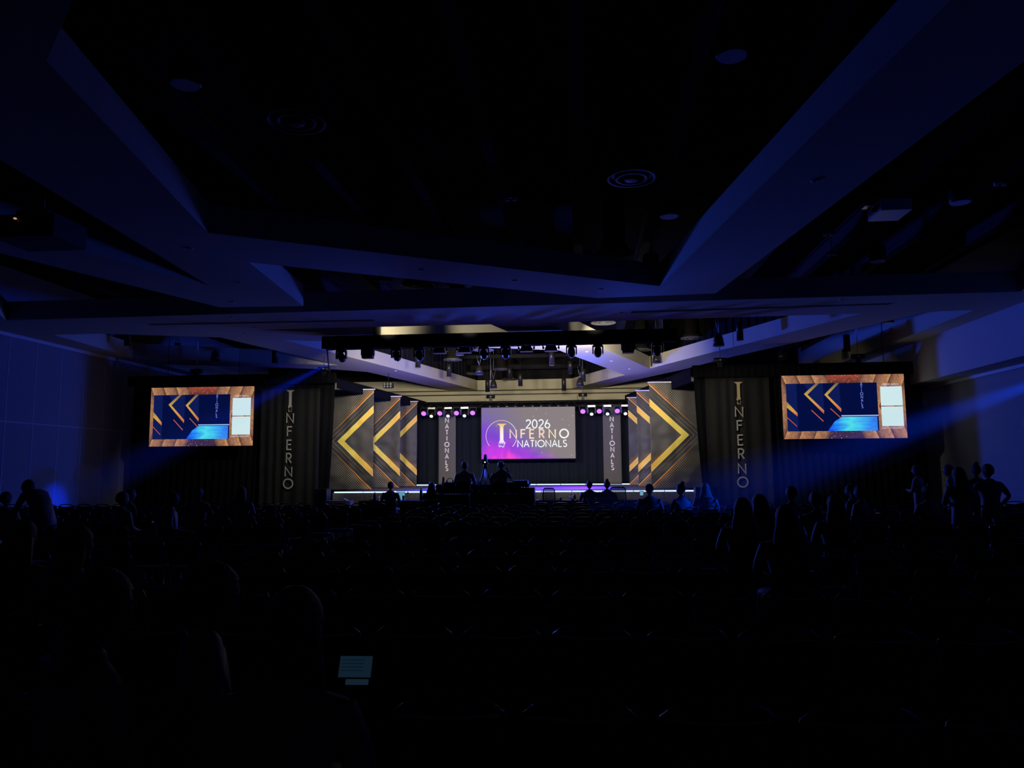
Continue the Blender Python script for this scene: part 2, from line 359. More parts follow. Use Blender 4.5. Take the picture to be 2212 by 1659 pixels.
# flush round cans with white lenses
def disc(r0=.15):
    r = empty('ceiling_can_light', (0, 0, 0), 'x', 'ceiling light', 'unlit round can lights in the dark ceiling')
    MB().loft([(0, 0, 0, .17, .17), (0, 0, .02, .18, .18), (0, 0, .30, .18, .18), (0, 0, .34, .14, .14)], 24).build('housing', 'can', r)
    MB().loft([(0, 0, -.004, .155, .155), (0, 0, .004, .16, .16)], 24).build('lens', 'white', r)
    MB().tube([(0, 0, .3), (0, 0, 1.35)], .012, 6).build('stem', 'black', r)
    return r
cpx = [(400, 184, 'nearest the camera over the left side'), (1582, 122, 'at the top right of the big coffer'), (1446, 468, 'right part of the big coffer below the big diffuser'),
 (740, 523, 'left part of the big coffer above its front rib'), (832, 609, 'dark strip before the cross beam beside a diffuser'), (1406, 580, 'front right corner of the big coffer'),
 (373, 647, 'left dark coffer near the cross beam'), (1896, 565, 'right dark coffer, brightest blue disc below the square panel'), (2075, 438, 'right dark coffer above the square panel'),
 (931, 705, 'against the yellow strip above the truss'), (1918, 698, 'in the far right coffer beyond the cross beam')]
c0 = None
for px, py, t in cpx:
    p = atz(px, py, 6.2); lab = 'round can light, '+t
    if c0 is None: c0 = disc(); c0.location = p; c0['label'] = lab
    else: copy_tree(c0, p, lab)
# small recessed downlights in the plaster ribs
rpx = [(410, 537), (516, 611), (503, 653), (910, 584), (1111, 607), (1297, 626), (501, 685), (551, 708), (1130, 704), (1760, 391), (1818, 647), (1342, 676), (1268, 760), (1320, 780), (1360, 797), (855, 801), (529, 721)]
r0_ = None
for k, (px, py) in enumerate(rpx):
    p = atz(px, py, 5.695)
    if r0_ is None:
        r0_ = empty('recessed_downlight', p, 'small round recessed downlight in a pale ceiling rib', 'downlight', 'recessed downlights in the ribs')
        MB().loft([(0, 0, 0.004, .055, .055), (0, 0, -.012, .05, .05), (0, 0, -.012, .035, .035), (0, 0, 0, .03, .03)], 16).build('trim_ring', 'white', r0_)
        MB().loft([(0, 0, -.004, .03, .03), (0, 0, 0.002, .03, .03)], 12).build('lamp', 'silver', r0_)
    else: copy_tree(r0_, p)
# sprinkler heads / small sensors
for k, (px, py, t) in enumerate([(2160, 398, 'upper right of the right coffer'), (1789, 507, 'right coffer left of the square panel'), (1797, 550, 'right coffer below the twin sensor'), (1104, 431, 'hanging at the end of a joist in the big coffer'), (1106, 557, 'just behind the front rib of the big coffer'), (1116, 638, 'in the dark strip before the cross beam')]):
    p = atz(px, py, 6.3); o = empty('ceiling_sensor', p, 'small pale twin-lens ceiling sensor, '+t, 'sensor')
    MB().box((-.06, 0, 0), (.07, .05, .05)).box((.06, 0, 0), (.07, .05, .05)).build('lens', 'white', o)
    MB().box((0, 0, .04), (.22, .06, .03)).tube([(0, 0, .04), (0, 0, 1.25)], .01, 6).build('bracket', 'black', o)
# square hung panel, right
p = atz(1922, 468, 6.1); o = empty('projector', p, 'ceiling-hung projector with a pale square underside over the right seats', 'projector')
MB().box((0, 0, .12), (.52, .62, .2)).build('body', 'white', o); MB().tube([(-.32, -.1, .12), (-.26, -.1, .12)], .06, 12).build('lens', 'blackg', o)
MB().tube([(0, 0, .2), (0, 0, 1.5)], .02, 6).build('pole', 'black', o); MB().box((-.35, .12, .25), (.1, .2, .06)).build('bracket', 'silver', o)
p = atz(88, 520, 5.2); o = empty('projector', p, 'big dark hung projector against the left ceiling rib', 'projector')
MB().box((0, 0, .12), (.95, .75, .34)).box((.1, -.1, .30), (.5, .5, .12)).build('body', 'black', o); MB().tube([(-.3, .37, .1), (-.3, .45, .1)], .09, 12).build('lens', 'blackg', o)
MB().tube([(0, 0, .3), (0, 0, 1.75)], .03, 6).build('pole', 'black', o); MB().box((-.12, -.4, .22), (.03, .03, .02)).build('indicator_light', glow('amber_led', srgb(190, 150, 110), 1.0), o)

# hanging cylinder downlights and bell speakers over the stage
def cyl():
    r = empty('cylinder_pendant', (0, 0, 0), 'x', 'pendant light', 'hanging cylinder downlights')
    MB().loft([(0, 0, -.27, .10, .10), (0, 0, -.28, .105, .105), (0, 0, .26, .105, .105), (0, 0, .28, .09, .09)], 18).build('cylinder_shade', 'can', r)
    MB().loft([(0, 0, -.275, .085, .085), (0, 0, -.268, .085, .085)], 16).build('reflector', 'silver', r)
    MB().tube([(0, 0, .28), (0, 0, 1.9)], .008, 6).build('stem', 'black', r)
    MB().tube([(-.1, 0, .2), (-.1, 0, .34), (0, 0, .42), (.1, 0, .34), (.1, 0, .2)], .006, 5).build('yoke', 'black', r)
    return r
def bell():
    r = empty('bell_speaker', (0, 0, 0), 'x', 'pendant speaker', 'hanging bell speakers')
    MB().loft([(0, 0, -.19, .165, .165), (0, 0, -.20, .17, .17), (0, 0, -.05, .15, .15), (0, 0, .1, .11, .11), (0, 0, .17, .06, .06), (0, 0, .19, .02, .02)], 18).build('bell_housing', 'can', r)
    MB().loft([(0, 0, -.2, .15, .15), (0, 0, -.195, .15, .15)], 16).build('grille', 'diff', r)
    MB().tube([(0, 0, .19), (-.1, 0, .6)], .006, 5).tube([(0, 0, .19), (.1, 0, .6)], .006, 5).tube([(0, 0, .6), (0, 0, 1.9)], .006, 5).build('cable', 'silver', r)
    return r
def hang(o, L):                       # stretch the stem or cable up to the deck
    for ch_ in o.children:
        if ch_.name.split('.')[0] in ('stem', 'cable', 'chain', 'pole'): ch_.scale.z = (7.6-o.location.z)/L
    return o
cy = [(903, 779, 30, 'in front of the left pale coffer edge'), (970, 800, 33, 'right of centre-left against the ribbed liner'), (1053, 834, 36, 'low against the back coffer edge, left of a bell speaker'),
 (985, 763, 33, 'high between two diffusers'), (1101, 807, 36, 'over the stage centre, beside the farthest diffuser'), (778, 757, 29, 'under the truss left end behind a boxy fixture'),
 (1192, 775, 31, 'upper right of centre above a bell speaker'), (1232, 794, 34, 'against the dark right part of the stage coffer'), (1260, 811, 33, 'over the right of the stage beside a bell speaker'),
 (1218, 831, 36, 'low against the back coffer edge, right of centre'), (1124, 821, 35, 'low in the middle of the stage coffer'), (1411, 777, 31, 'left of a bell in the right coffer'),
 (1430, 757, 31, 'right of the truss last moving head'), (1598, 716, 24, 'largest, in the far right coffer'), (1829, 741, 26, 'dark, right of centre over the right screen'),
 (383, 757, 27, 'over the left screen, second from the wall'), (276, 729, 24, 'leftmost, by the left wall bulkhead'), (594, 768, 27, 'left of the truss over the lettered drape')]
be = [(1035, 799, 31, 'over the stage left of centre'), (1066, 829, 34, 'low over the stage left of centre'), (1418, 773, 30, 'in the right coffer below the truss end'), (1253, 825, 33, 'low over the stage right of centre'),
 (1552, 733, 23, 'in the far right coffer beside the largest can'), (465, 768, 26, 'over the left screen'), (993, 757, 30, 'high left of centre just under the truss'), (1690, 765, 27, 'dark, over the drape left of the right screen')]
q0 = None
for px, py, Y, t in cy:
    lab = 'dark hanging cylinder downlight, '+t
    if q0 is None: q0 = cyl(); q0.location = at(px, py, Y); q0['label'] = lab; KIDS.clear(); q = q0
    else: q = copy_tree(q0, at(px, py, Y), lab)
    hang(q, 1.9)
b0 = None
for px, py, Y, t in be:
    lab = 'dark bell-shaped hanging speaker, '+t
    if b0 is None: b0 = bell(); b0.location = at(px, py, Y); b0['label'] = lab; q = b0
    else: q = copy_tree(b0, at(px, py, Y), lab)
    hang(q, 1.9)
for k, (y, z, x0, x1, rr, t) in enumerate([(31.5, 6.85, -6.4, 1.3, .16, 'nearest, above the stage front'), (34.0, 6.75, -5.8, 1.2, .10, 'middle, thin'), (36.5, 6.6, -5.2, .1, .14, 'farthest, low by the back wall'), (28.0, 6.95, -7.2, 0, .12, 'above the truss drape')]):
    d = MB().tube([(x0, y, z), (x1, y, z)], rr, 14).build('air_duct', 'duct'); tag(d, 'round duct crossing above the stage, '+t, 'duct')
# ================================================================== stage
DZ = 0.95; SX0, SX1, SY0, SY1 = -8.60, 3.85, 26.3, 36.05
st = empty('stage', ((SX0+SX1)/2, SY0, 0), 'low wide stage with a glossy deck, grey skirt and lit white edge strips', 'stage')
cx = (SX0+SX1)/2; W = SX1-SX0
MB().box((0, (SY1-SY0)/2, DZ-.05), (W, SY1-SY0, .10)).build('deck', 'marley', st)
sk = cloth('skirt', SX0, SX1, SY0-.03, .01, DZ-.04, 'skirt', None, 70, .012, 280, 2); sk.parent = st; sk.location = -Vector(st.location)
M['led'] = glow('led_strip_white', srgb(190, 215, 240), 1.6)
xs = []; x = at(722, 1062, SY0).x
xe = at(1503, 1061, SY0).x; n = 12
for k in range(n):
    a = x+(xe-x)*k/n+.012; b = x+(xe-x)*(k+1)/n-.012
    MB().box(((a+b)/2-cx, -.02, DZ-.005), (b-a, .03, .045)).build('edge_light', M['led'], st)
x = at(898, 1047, 35.9).x; xe = at(1372, 1047, 35.9).x; n = 9
for k in range(n):
    a = x+(xe-x)*k/n+.012; b = x+(xe-x)*(k+1)/n-.012
    MB().box(((a+b)/2-cx, 35.85-SY0, DZ+.04), (b-a, .03, .05)).build('edge_light', M['led'], st)
# black drape backdrop
o = cloth('backdrop', -7.95, 2.75, 36.25, DZ+.0, 4.9, 'navy', None, 26, .05, 260, 8, seed=3); tag(o, 'dark navy drape backdrop across the back of the stage', 'backdrop')
o = cloth('valance', -7.9, 2.6, 35.95, 4.42, 4.90, 'drape', None, 40, .02, 200, 2); tag(o, 'black valance across the top of the stage backdrop above the violet lights', 'valance')

# ---- chevron cloths
def chevron_mat():
    m = bpy.data.materials.new('chevron_print'); m.use_nodes = True; nt = m.node_tree; b = nt.nodes['Principled BSDF']; N = nt.nodes.new; Lk = nt.links.new
    b.inputs['Roughness'].default_value = 0.6; b.inputs['Specular IOR Level'].default_value = 0.35
    uv = N('ShaderNodeUVMap'); uv.uv_map = 'UVMap'; sp = N('ShaderNodeSeparateXYZ'); Lk(uv.outputs[0], sp.inputs[0])
    def ma(op, a, b_=None, c=None):
        n = N('ShaderNodeMath'); n.operation = op
        for i, v in enumerate((a, b_, c)):
            if v is None: continue
            if isinstance(v, (int, float)): n.inputs[i].default_value = v
            else: Lk(v, n.inputs[i])
        return n.outputs[0]
    u, v = sp.outputs[0], sp.outputs[1]; av = ma('ABSOLUTE', v); s = ma('SUBTRACT', u, ma('MULTIPLY', av, 1.04))
    def band(a, c, soft=.004):
        n = N('ShaderNodeMapRange'); n.interpolation_type = 'SMOOTHSTEP'; n.inputs[1].default_value = a-soft; n.inputs[2].default_value = a+soft; Lk(s, n.inputs[0])
        n2 = N('ShaderNodeMapRange'); n2.interpolation_type = 'SMOOTHSTEP'; n2.inputs[1].default_value = c-soft; n2.inputs[2].default_value = c+soft; n2.inputs[3].default_value = 1; n2.inputs[4].default_value = 0; Lk(s, n2.inputs[0])
        return ma('MULTIPLY', n.outputs[0], n2.outputs[0])
    def rng(x, a, c, lo=0.0, hi=1.0):
        n = N('ShaderNodeMapRange'); n.inputs[1].default_value = a; n.inputs[2].default_value = c; n.inputs[3].default_value = lo; n.inputs[4].default_value = hi; Lk(x, n.inputs[0]); return n.outputs[0]
    def mix(f, a, c):
        n = N('ShaderNodeMix'); n.data_type = 'RGBA'; Lk(f, n.inputs[0])
        for i, q in ((6, a), (7, c)):
            if isinstance(q, tuple): n.inputs[i].default_value = q
            else: Lk(q, n.inputs[i])
        return n.outputs[2]
    base = mix(band(0, .565), (0.052, 0.051, 0.054, 1), (0.036, 0.040, 0.055, 1))
    base = mix(band(.847, 9), base, (0.060, 0.058, 0.075, 1))
    far = rng(av, .15, 1.3)                                    # printed lines strengthen away from the tip
    glowo = ma('MULTIPLY', rng(s, -.35, 0), ma('MULTIPLY', band(-1, .0), rng(av, .35, 1.5))); glowo = ma('POWER', glowo, 2.2)
    col = mix(ma('MULTIPLY', glowo, .6), base, (0.42, 0.13, 0.03, 1))
    gi = ma('MULTIPLY', rng(s, 1.15, .847), band(.847, 1.15)); gi = ma('MULTIPLY', gi, ma('MULTIPLY', rng(v, -.2, -.9), rng(av, 1.6, .9)))
    col = mix(ma('MULTIPLY', gi, .35), col, (0.40, 0.18, 0.04, 1))
    # dots on a diagonal lattice
    sc = 15.1
    a1 = ma('FRACT', ma('MULTIPLY', ma('ADD', u, v), sc*.72)); a2 = ma('FRACT', ma('MULTIPLY', ma('SUBTRACT', u, v), sc*.72))
    d1 = ma('SUBTRACT', a1, .5); d2 = ma('SUBTRACT', a2, .5); dd = ma('SQRT', ma('ADD', ma('MULTIPLY', d1, d1), ma('MULTIPLY', d2, d2)))
    dot = ma('MULTIPLY', ma('LESS_THAN', dd, .21), ma('MULTIPLY', band(-.95, -.03), ma('MULTIPLY', rng(av, .55, 1.15), rng(s, -.95, -.35))))
    lower = ma('MULTIPLY', rng(v, 0, -.01), 1.0); dot = ma('MULTIPLY', dot, ma('ADD', .55, ma('MULTIPLY', lower, .45)))
    col = mix(dot, col, (0.62, 0.56, 0.45, 1))
    col = mix(ma('MULTIPLY', band(0, .035), far), col, (0.95, 0.42, 0.09, 1))
    thin = ma('MAXIMUM', band(.195, .212), band(.37, .392)); col = mix(ma('MULTIPLY', thin, rng(av, 1.7, .5, .0, .55)), col, (0.62, 0.33, 0.14, 1))
    gold = mix(rng(av, .35, 1.35), (0.88, 0.70, 0.14, 1), (0.90, 0.46, 0.11, 1))
    col = mix(band(.565, .847), col, gold)
    col = mix(band(.565, .590), col, (0.95, 0.80, 0.28, 1))
    Lk(col, b.inputs['Base Color'])
    nz = N('ShaderNodeTexNoise'); nz.inputs['Scale'].default_value = 3.2; nz.inputs['Detail'].default_value = 5; tc = N('ShaderNodeTexCoord'); Lk(tc.outputs['Object'], nz.inputs['Vector'])
    bp = N('ShaderNodeBump'); bp.inputs['Strength'].default_value = .35; bp.inputs['Distance'].default_value = .05; Lk(nz.outputs['Fac'], bp.inputs['Height']); Lk(bp.outputs['Normal'], b.inputs['Normal'])
    return m
CH = chevron_mat()
ch = [(-7.79, 28.5, 4.74, -1, 'left of the stage, nearest and widest in view'), (-7.45, 31.4, 4.74, -1, 'left of the stage, middle of three'), (-7.26, 33.8, 4.73, -1, 'left of the stage, narrowest and farthest back'),
      (2.55, 28.5, 4.83, 1, 'right of the stage, nearest and widest in view'), (2.30, 31.4, 4.82, 1, 'right of the stage, middle of three'), (2.09, 33.8, 4.76, 1, 'right of the stage, narrow sliver farthest back')]
for k, (xi, Y, zt, sd, t) in enumerate(ch):
    vc = 2.80 if sd < 0 else 2.90
    e = empty('chevron_banner', (xi, Y, 0), 'charcoal banner with gold chevron, '+t, 'banner', 'chevron banners beside the stage')
    wd = 2.36; x0, x1 = (xi-wd, xi) if sd < 0 else (xi, xi+wd)
    uvf = (lambda x, z, xi=xi, vc=vc: (1.96-(xi-x), z-vc)) if sd < 0 else (lambda x, z, xi=xi, vc=vc: (1.96-(x-xi), z-vc))
    c = cloth('banner_cloth', x0, x1, Y, DZ+.02, zt, CH, None, 3, .015, 90, 90, uvf=uvf, wr=.05, seed=k*3.1, lean0=(-.12 if sd < 0 else 0), lean1=(.12 if sd > 0 else 0))
    c.parent = e; c.location = (-xi, -Y, 0)
    p = MB().tube([((x0 if sd > 0 else x0)-xi-.05, 0, zt+.02), (x1-xi+.05, 0, zt+.02)], .022, 8).build('hanging_pipe', 'pipe', e)
# black masking drapes behind the chevron cloths
for xa, xb, Y, t in ((-9.6, -7.3, 36.0, 'left'), (2.05, 4.6, 36.0, 'right')):
    pass
for x0, y0, x1, y1, t in ((-10.2, 27.0, -9.9, 36.3, 'left'), (5.0, 27.0, 4.7, 36.3, 'right')):
    o = cloth('masking_drape', x0, x1, y0, DZ-.93, 4.75, 'drape', None, 30, .04, 200, 4, Y1=y1); tag(o, 'black masking drape closing the %s side of the stage' % t, 'drape')
for x0, x1, t, y1 in ((-8.50, -7.3, 'left', 36.0), (3.75, 2.1, 'right', 36.0)):
    o = cloth('valance', x0, x1, 26.2, 4.57, 4.93 if t == 'left' else 5.08, 'drape', None, 40, .03, 220, 3, Y1=y1); tag(o, 'black pleated valance running back over the %s banners' % t, 'valance')

# ---- vertical lettered cloths
def vtext(mb, word, x, zs, h, Y, wt, X1=None):
    for i, c in enumerate(word):
        xx = x if X1 is None else x+(X1-x)*i/(len(word)-1)
        text(mb, c, (xx, Y, zs[i]), h, .2, wt)
for xa, xb, yt, pc, p0, p1, t in ((947.5, 984.5, 893, 965.5, 908, 1012, 'left'), (1303, 1342, 884, 1322.5, 905, 1010, 'right')):
    Y = 35.75; a = at(xa, 960, Y).x; b = at(xb, 960, Y).x; zt = at(965, yt, Y).z+.12
    e = empty('lettered_banner', ((a+b)/2, Y, 0), 'narrow grey banner with white vertical letters NATIONALS, %s of the centre screen' % t, 'banner', 'grey NATIONALS banners')
    c = cloth('banner_cloth', a, b, Y, DZ+.03, zt, 'greyc', None, 1, .008, 12, 24); c.parent = e; c.location = -Vector(e.location)
    mb = MB(); zz = [at(pc, p0+(p1-p0)*i/8, Y).z-.10 for i in range(9)]; vtext(mb, 'NATIONALS', at(pc, 960, Y).x, zz, .20, Y-.015, .24)
    L = mb.build('lettering', 'print'); L.parent = e; L.location = -Vector(e.location)
    MB().tube([(a-.05-e.location.x, 0, zt), (b+.05-e.location.x, 0, zt)], .02, 8).build('hanging_pipe', 'black', e)

# ---- side drapes with INFERNO lettering
def emblem(mb, x, Y, z0, z1, wtop, wst, t=.004, frag=14, seed=1):
    """tall serif I whose foot crumbles away"""
    H = z1-z0; rnd = random.Random(seed); ht = wtop/2; hs = wst/2
    out = [(-ht, z1), (ht, z1), (ht, z1-H*.03), (hs+.10*wtop, z1-H*.06), (hs, z1-H*.13), (hs, z0+H*.32), (hs*1.5, z0+H*.22), (hs*.8, z0+H*.18), (0, z0+H*.22), (-hs*.9, z0+H*.15), (-hs*1.6, z0+H*.2), (-hs, z0+H*.33), (-hs, z1-H*.13), (-hs-.10*wtop, z1-H*.06), (-ht, z1-H*.03)]
    n = len(out); V = [(x+a, Y-t, b) for a, b in out]+[(x+a, Y, b) for a, b in out]
    mb.add(V, [tuple(range(n))]+[(i, (i+1) % n, n+(i+1) % n, n+i) for i in range(n)])
    for k in range(frag):
        fx = x+rnd.uniform(-1.9, 1.9)*hs*(1-.2*k/frag); fz = z0+H*rnd.uniform(0, .24); r = rnd.uniform(.12, .32)*wst; a = rnd.uniform(0, 6)
        P = [(fx+r*math.cos(a+q), fz+r*math.sin(a+q)) for q in (0, 2.1, 3.9)]
        mb.add([(p[0], Y-t, p[1]) for p in P]+[(p[0], Y, p[1]) for p in P], [(0, 1, 2), (0, 1, 4, 3), (1, 2, 5, 4), (2, 0, 3, 5)])
for side, xa, xb, et, eb, ex, ys, xc in (('left', 562, 689, 843, 889, 627.5, (913, 942, 971, 1000, 1029, 1055), (626.5, 622)), ('right', 1528, 1668, 825, 873, 1594.5, (900, 930, 961, 991, 1023, 1052), (1597, 1605))):
    Y = 26.22; a = at(xa, 960, Y).x; b = at(xb, 960, Y).x
    e = empty('lettered_drape', ((a+b)/2, Y, 0), 'dark grey drape with pale vertical lettering INFERNO, on the %s of the stage' % side, 'drape', 'INFERNO drapes beside the stage')
    c = cloth('drape_cloth', a, b, Y, .05, 4.58 if side == 'left' else 4.72, 'clothd', None, 6, .03, 90, 30, wr=.03, seed=4 if side == 'left' else 9); c.parent = e; c.location = -Vector(e.location)
    mb = MB()
    for i, ch_ in enumerate('NFERNO'):
        px = xc[0]+(xc[1]-xc[0])*i/5; p = at(px, ys[i], Y-.07); text(mb, ch_, (p.x, Y-.07, p.z), .325, .2, .14)
    L = mb.build('lettering', 'printc'); L.parent = e; L.location = -Vector(e.location)
    mb = MB(); p = at(ex, et, Y-.07); q = at(ex, eb, Y-.07); emblem(mb, p.x, Y-.07, q.z, p.z, .27, .10, frag=10, seed=3)
    L = mb.build('serif_emblem', 'printg' if side == 'right' else 'printc'); L.parent = e; L.location = -Vector(e.location)
# plain black drapes left and right of the stage (behind the screens)
aL = at(286, 900, 26.35).x; aR = at(1996, 900, 26.35).x
for x0, x1, t, l0, l1 in ((aL, -8.62, 'left', -.05, -.22), (3.87, aR, 'right', .25, .05)):
    o = cloth('side_drape', x0, x1, 26.38, .01, 4.9, 'drape', None, 30, .03, 300, 6, lean0=l0, lean1=l1); tag(o, 'plain black floor-length drape on the %s of the stage, behind the screen' % t, 'drape')
zt = at(285, 813, 26.05).z; o = cloth('valance', aL-.05, -8.47, 26.05, zt-.37, zt, 'drape', None, 36, .015, 260, 2); tag(o, 'black valance above the left screen and lettered drape', 'valance')
zt = at(1996, 780, 26.05).z; o = cloth('valance', 3.78, aR+.05, 26.05, zt-.42, zt, 'drape', None, 36, .015, 260, 2); tag(o, 'black valance above the right screen and lettered drape', 'valance')

# ================================================================== screens
def quadpoly(mb, P, O, ex, ez, dep, mi=0):
    n = len(P); V = [O+ex*p[0]+ez*p[1]+Vector((0, -dep, 0)) for p in P]; V += [v+Vector((0, .002, 0)) for v in V]
    mb.add(V, [tuple(range(n))]+[(i, (i+1) % n, n+(i+1) % n, n+i) for i in range(n)], mi)
def border_mat():
    m = bpy.data.materials.new('screen_border_picture'); m.use_nodes = True; nt = m.node_tree; nt.nodes.clear(); N = nt.nodes.new; Lk = nt.links.new
    e = N('ShaderNodeEmission'); o = N('ShaderNodeOutputMaterial'); Lk(e.outputs[0], o.inputs[0]); tc = N('ShaderNodeTexCoord'); sp = N('ShaderNodeSeparateXYZ'); Lk(tc.outputs['Generated'], sp.inputs[0])
    def ma(op, a, b_=None):
        n = N('ShaderNodeMath'); n.operation = op
        for i, v in enumerate((a, b_)):
            if v is None: continue
            if isinstance(v, (int, float)): n.inputs[i].default_value = v
            else: Lk(v, n.inputs[i])
        return n.outputs[0]
    def ramp(x, st, mode='LINEAR'):
        r = N('ShaderNodeValToRGB'); r.color_ramp.interpolation = mode; el = r.color_ramp.elements
        while len(el) > 1: el.remove(el[0])
        el[0].position = st[0][0]; el[0].color = st[0][1]
        for p_, c_ in st[1:]: q = el.new(p_); q.color = c_
        Lk(x, r.inputs[0]); return r.outputs[0]
    u, v = sp.outputs[0], sp.outputs[2]
    d = ma('ABSOLUTE', ma('SUBTRACT', u, .51)); s = ma('ADD', d, ma('MULTIPLY', ma('ABSOLUTE', ma('SUBTRACT', v, .5)), -.22)); s = ma('ADD', s, .11)
    w_ = ma('FRACT', ma('MULTIPLY', ma('SUBTRACT', s, .145), 8.2))
    c = ramp(w_, [(0, srgb(92, 62, 55)), (.25, srgb(148, 104, 82)), (.75, srgb(172, 122, 88)), (.96, srgb(196, 142, 98)), (1, srgb(80, 52, 50))])
    cen = ma('LESS_THAN', s, .145)
    cc = ramp(v, [(0, srgb(62, 45, 78)), (.14, srgb(70, 50, 80)), (.5, srgb(150, 90, 60)), (.88, srgb(105, 58, 52)), (1, srgb(165, 75, 58))])
    mx = N('ShaderNodeMix'); mx.data_type = 'RGBA'; Lk(cen, mx.inputs[0]); Lk(c, mx.inputs[6]); Lk(cc, mx.inputs[7])
    nz = N('ShaderNodeTexNoise'); nz.inputs['Scale'].default_value = 9; nz.inputs['Detail'].default_value = 8; nz.inputs['Roughness'].default_value = .7; Lk(tc.outputs['Object'], nz.inputs['Vector'])
    nr = ramp(nz.outputs['Fac'], [(.3, (.55, .52, .55, 1)), (.55, (1, 1, 1, 1)), (.72, (1.55, 1.35, 1.05, 1))])
    mm = N('ShaderNodeMix'); mm.data_type = 'RGBA'; mm.blend_type = 'MULTIPLY'; mm.inputs[0].default_value = 1; Lk(mx.outputs[2], mm.inputs[6]); Lk(nr, mm.inputs[7])
    vo = N('ShaderNodeTexVoronoi'); vo.inputs['Scale'].default_value = 14; Lk(tc.outputs['Object'], vo.inputs['Vector'])
    sk = ma('MULTIPLY', ma('LESS_THAN', vo.outputs['Distance'], .17), cen)
    m3 = N('ShaderNodeMix'); m3.data_type = 'RGBA'; Lk(ma('MULTIPLY', sk, .6), m3.inputs[0]); Lk(mm.outputs[2], m3.inputs[6]); m3.inputs[7].default_value = srgb(245, 190, 130)
    Lk(m3.outputs[2], e.inputs[0]); e.inputs[1].default_value = 1.0; return m
def ramp_glow(name, stops, axis=0, noise_amt=0.0):
    m = bpy.data.materials.new(name); m.use_nodes = True; nt = m.node_tree; nt.nodes.clear(); N = nt.nodes.new; Lk = nt.links.new
    e = N('ShaderNodeEmission'); o = N('ShaderNodeOutputMaterial'); Lk(e.outputs[0], o.inputs[0]); tc = N('ShaderNodeTexCoord'); sp = N('ShaderNodeSeparateXYZ'); Lk(tc.outputs['Generated'], sp.inputs[0])
    r = N('ShaderNodeValToRGB'); el = r.color_ramp.elements
    while len(el) > 1: el.remove(el[0])
    el[0].position = stops[0][0]; el[0].color = stops[0][1]
    for p_, c_ in stops[1:]: q = el.new(p_); q.color = c_
    x = sp.outputs[axis]
    if noise_amt:
        nz = N('ShaderNodeTexNoise'); nz.inputs['Scale'].default_value = 4; nz.inputs['Detail'].default_value = 4; Lk(tc.outputs['Generated'], nz.inputs['Vector'])
        a = N('ShaderNodeMath'); a.operation = 'MULTIPLY_ADD'; Lk(nz.outputs['Fac'], a.inputs[0]); a.inputs[1].default_value = noise_amt; Lk(x, a.inputs[2])
        b = N('ShaderNodeMath'); b.operation = 'SUBTRACT'; Lk(a.outputs[0], b.inputs[0]); b.inputs[1].default_value = noise_amt/2; x = b.outputs[0]
    Lk(x, r.inputs[0]); Lk(r.outputs[0], e.inputs[0]); return m
BM = border_mat()
FM = [glow('feed_navy', srgb(4, 14, 62)), glow('feed_panel', srgb(14, 26, 84)), ramp_glow('feed_gold', [(0, srgb(190, 90, 75)), (.35, srgb(215, 150, 70)), (.6, srgb(200, 160, 70)), (1, srgb(110, 95, 80))], 2),
      glow('feed_orange', srgb(190, 95, 75)), glow('feed_letters', srgb(120, 140, 240)), ramp_glow('feed_floor', [(0, srgb(20, 60, 230)), (.2, srgb(35, 130, 245)), (.45, srgb(80, 225, 235)), (.75, srgb(60, 170, 245)), (1, srgb(50, 120, 240))], 0, .5),
      glow('feed_white', srgb(170, 200, 250)), glow('screen_white', srgb(205, 232, 236), 1.0), glow('feed_caption', srgb(215, 200, 215))]
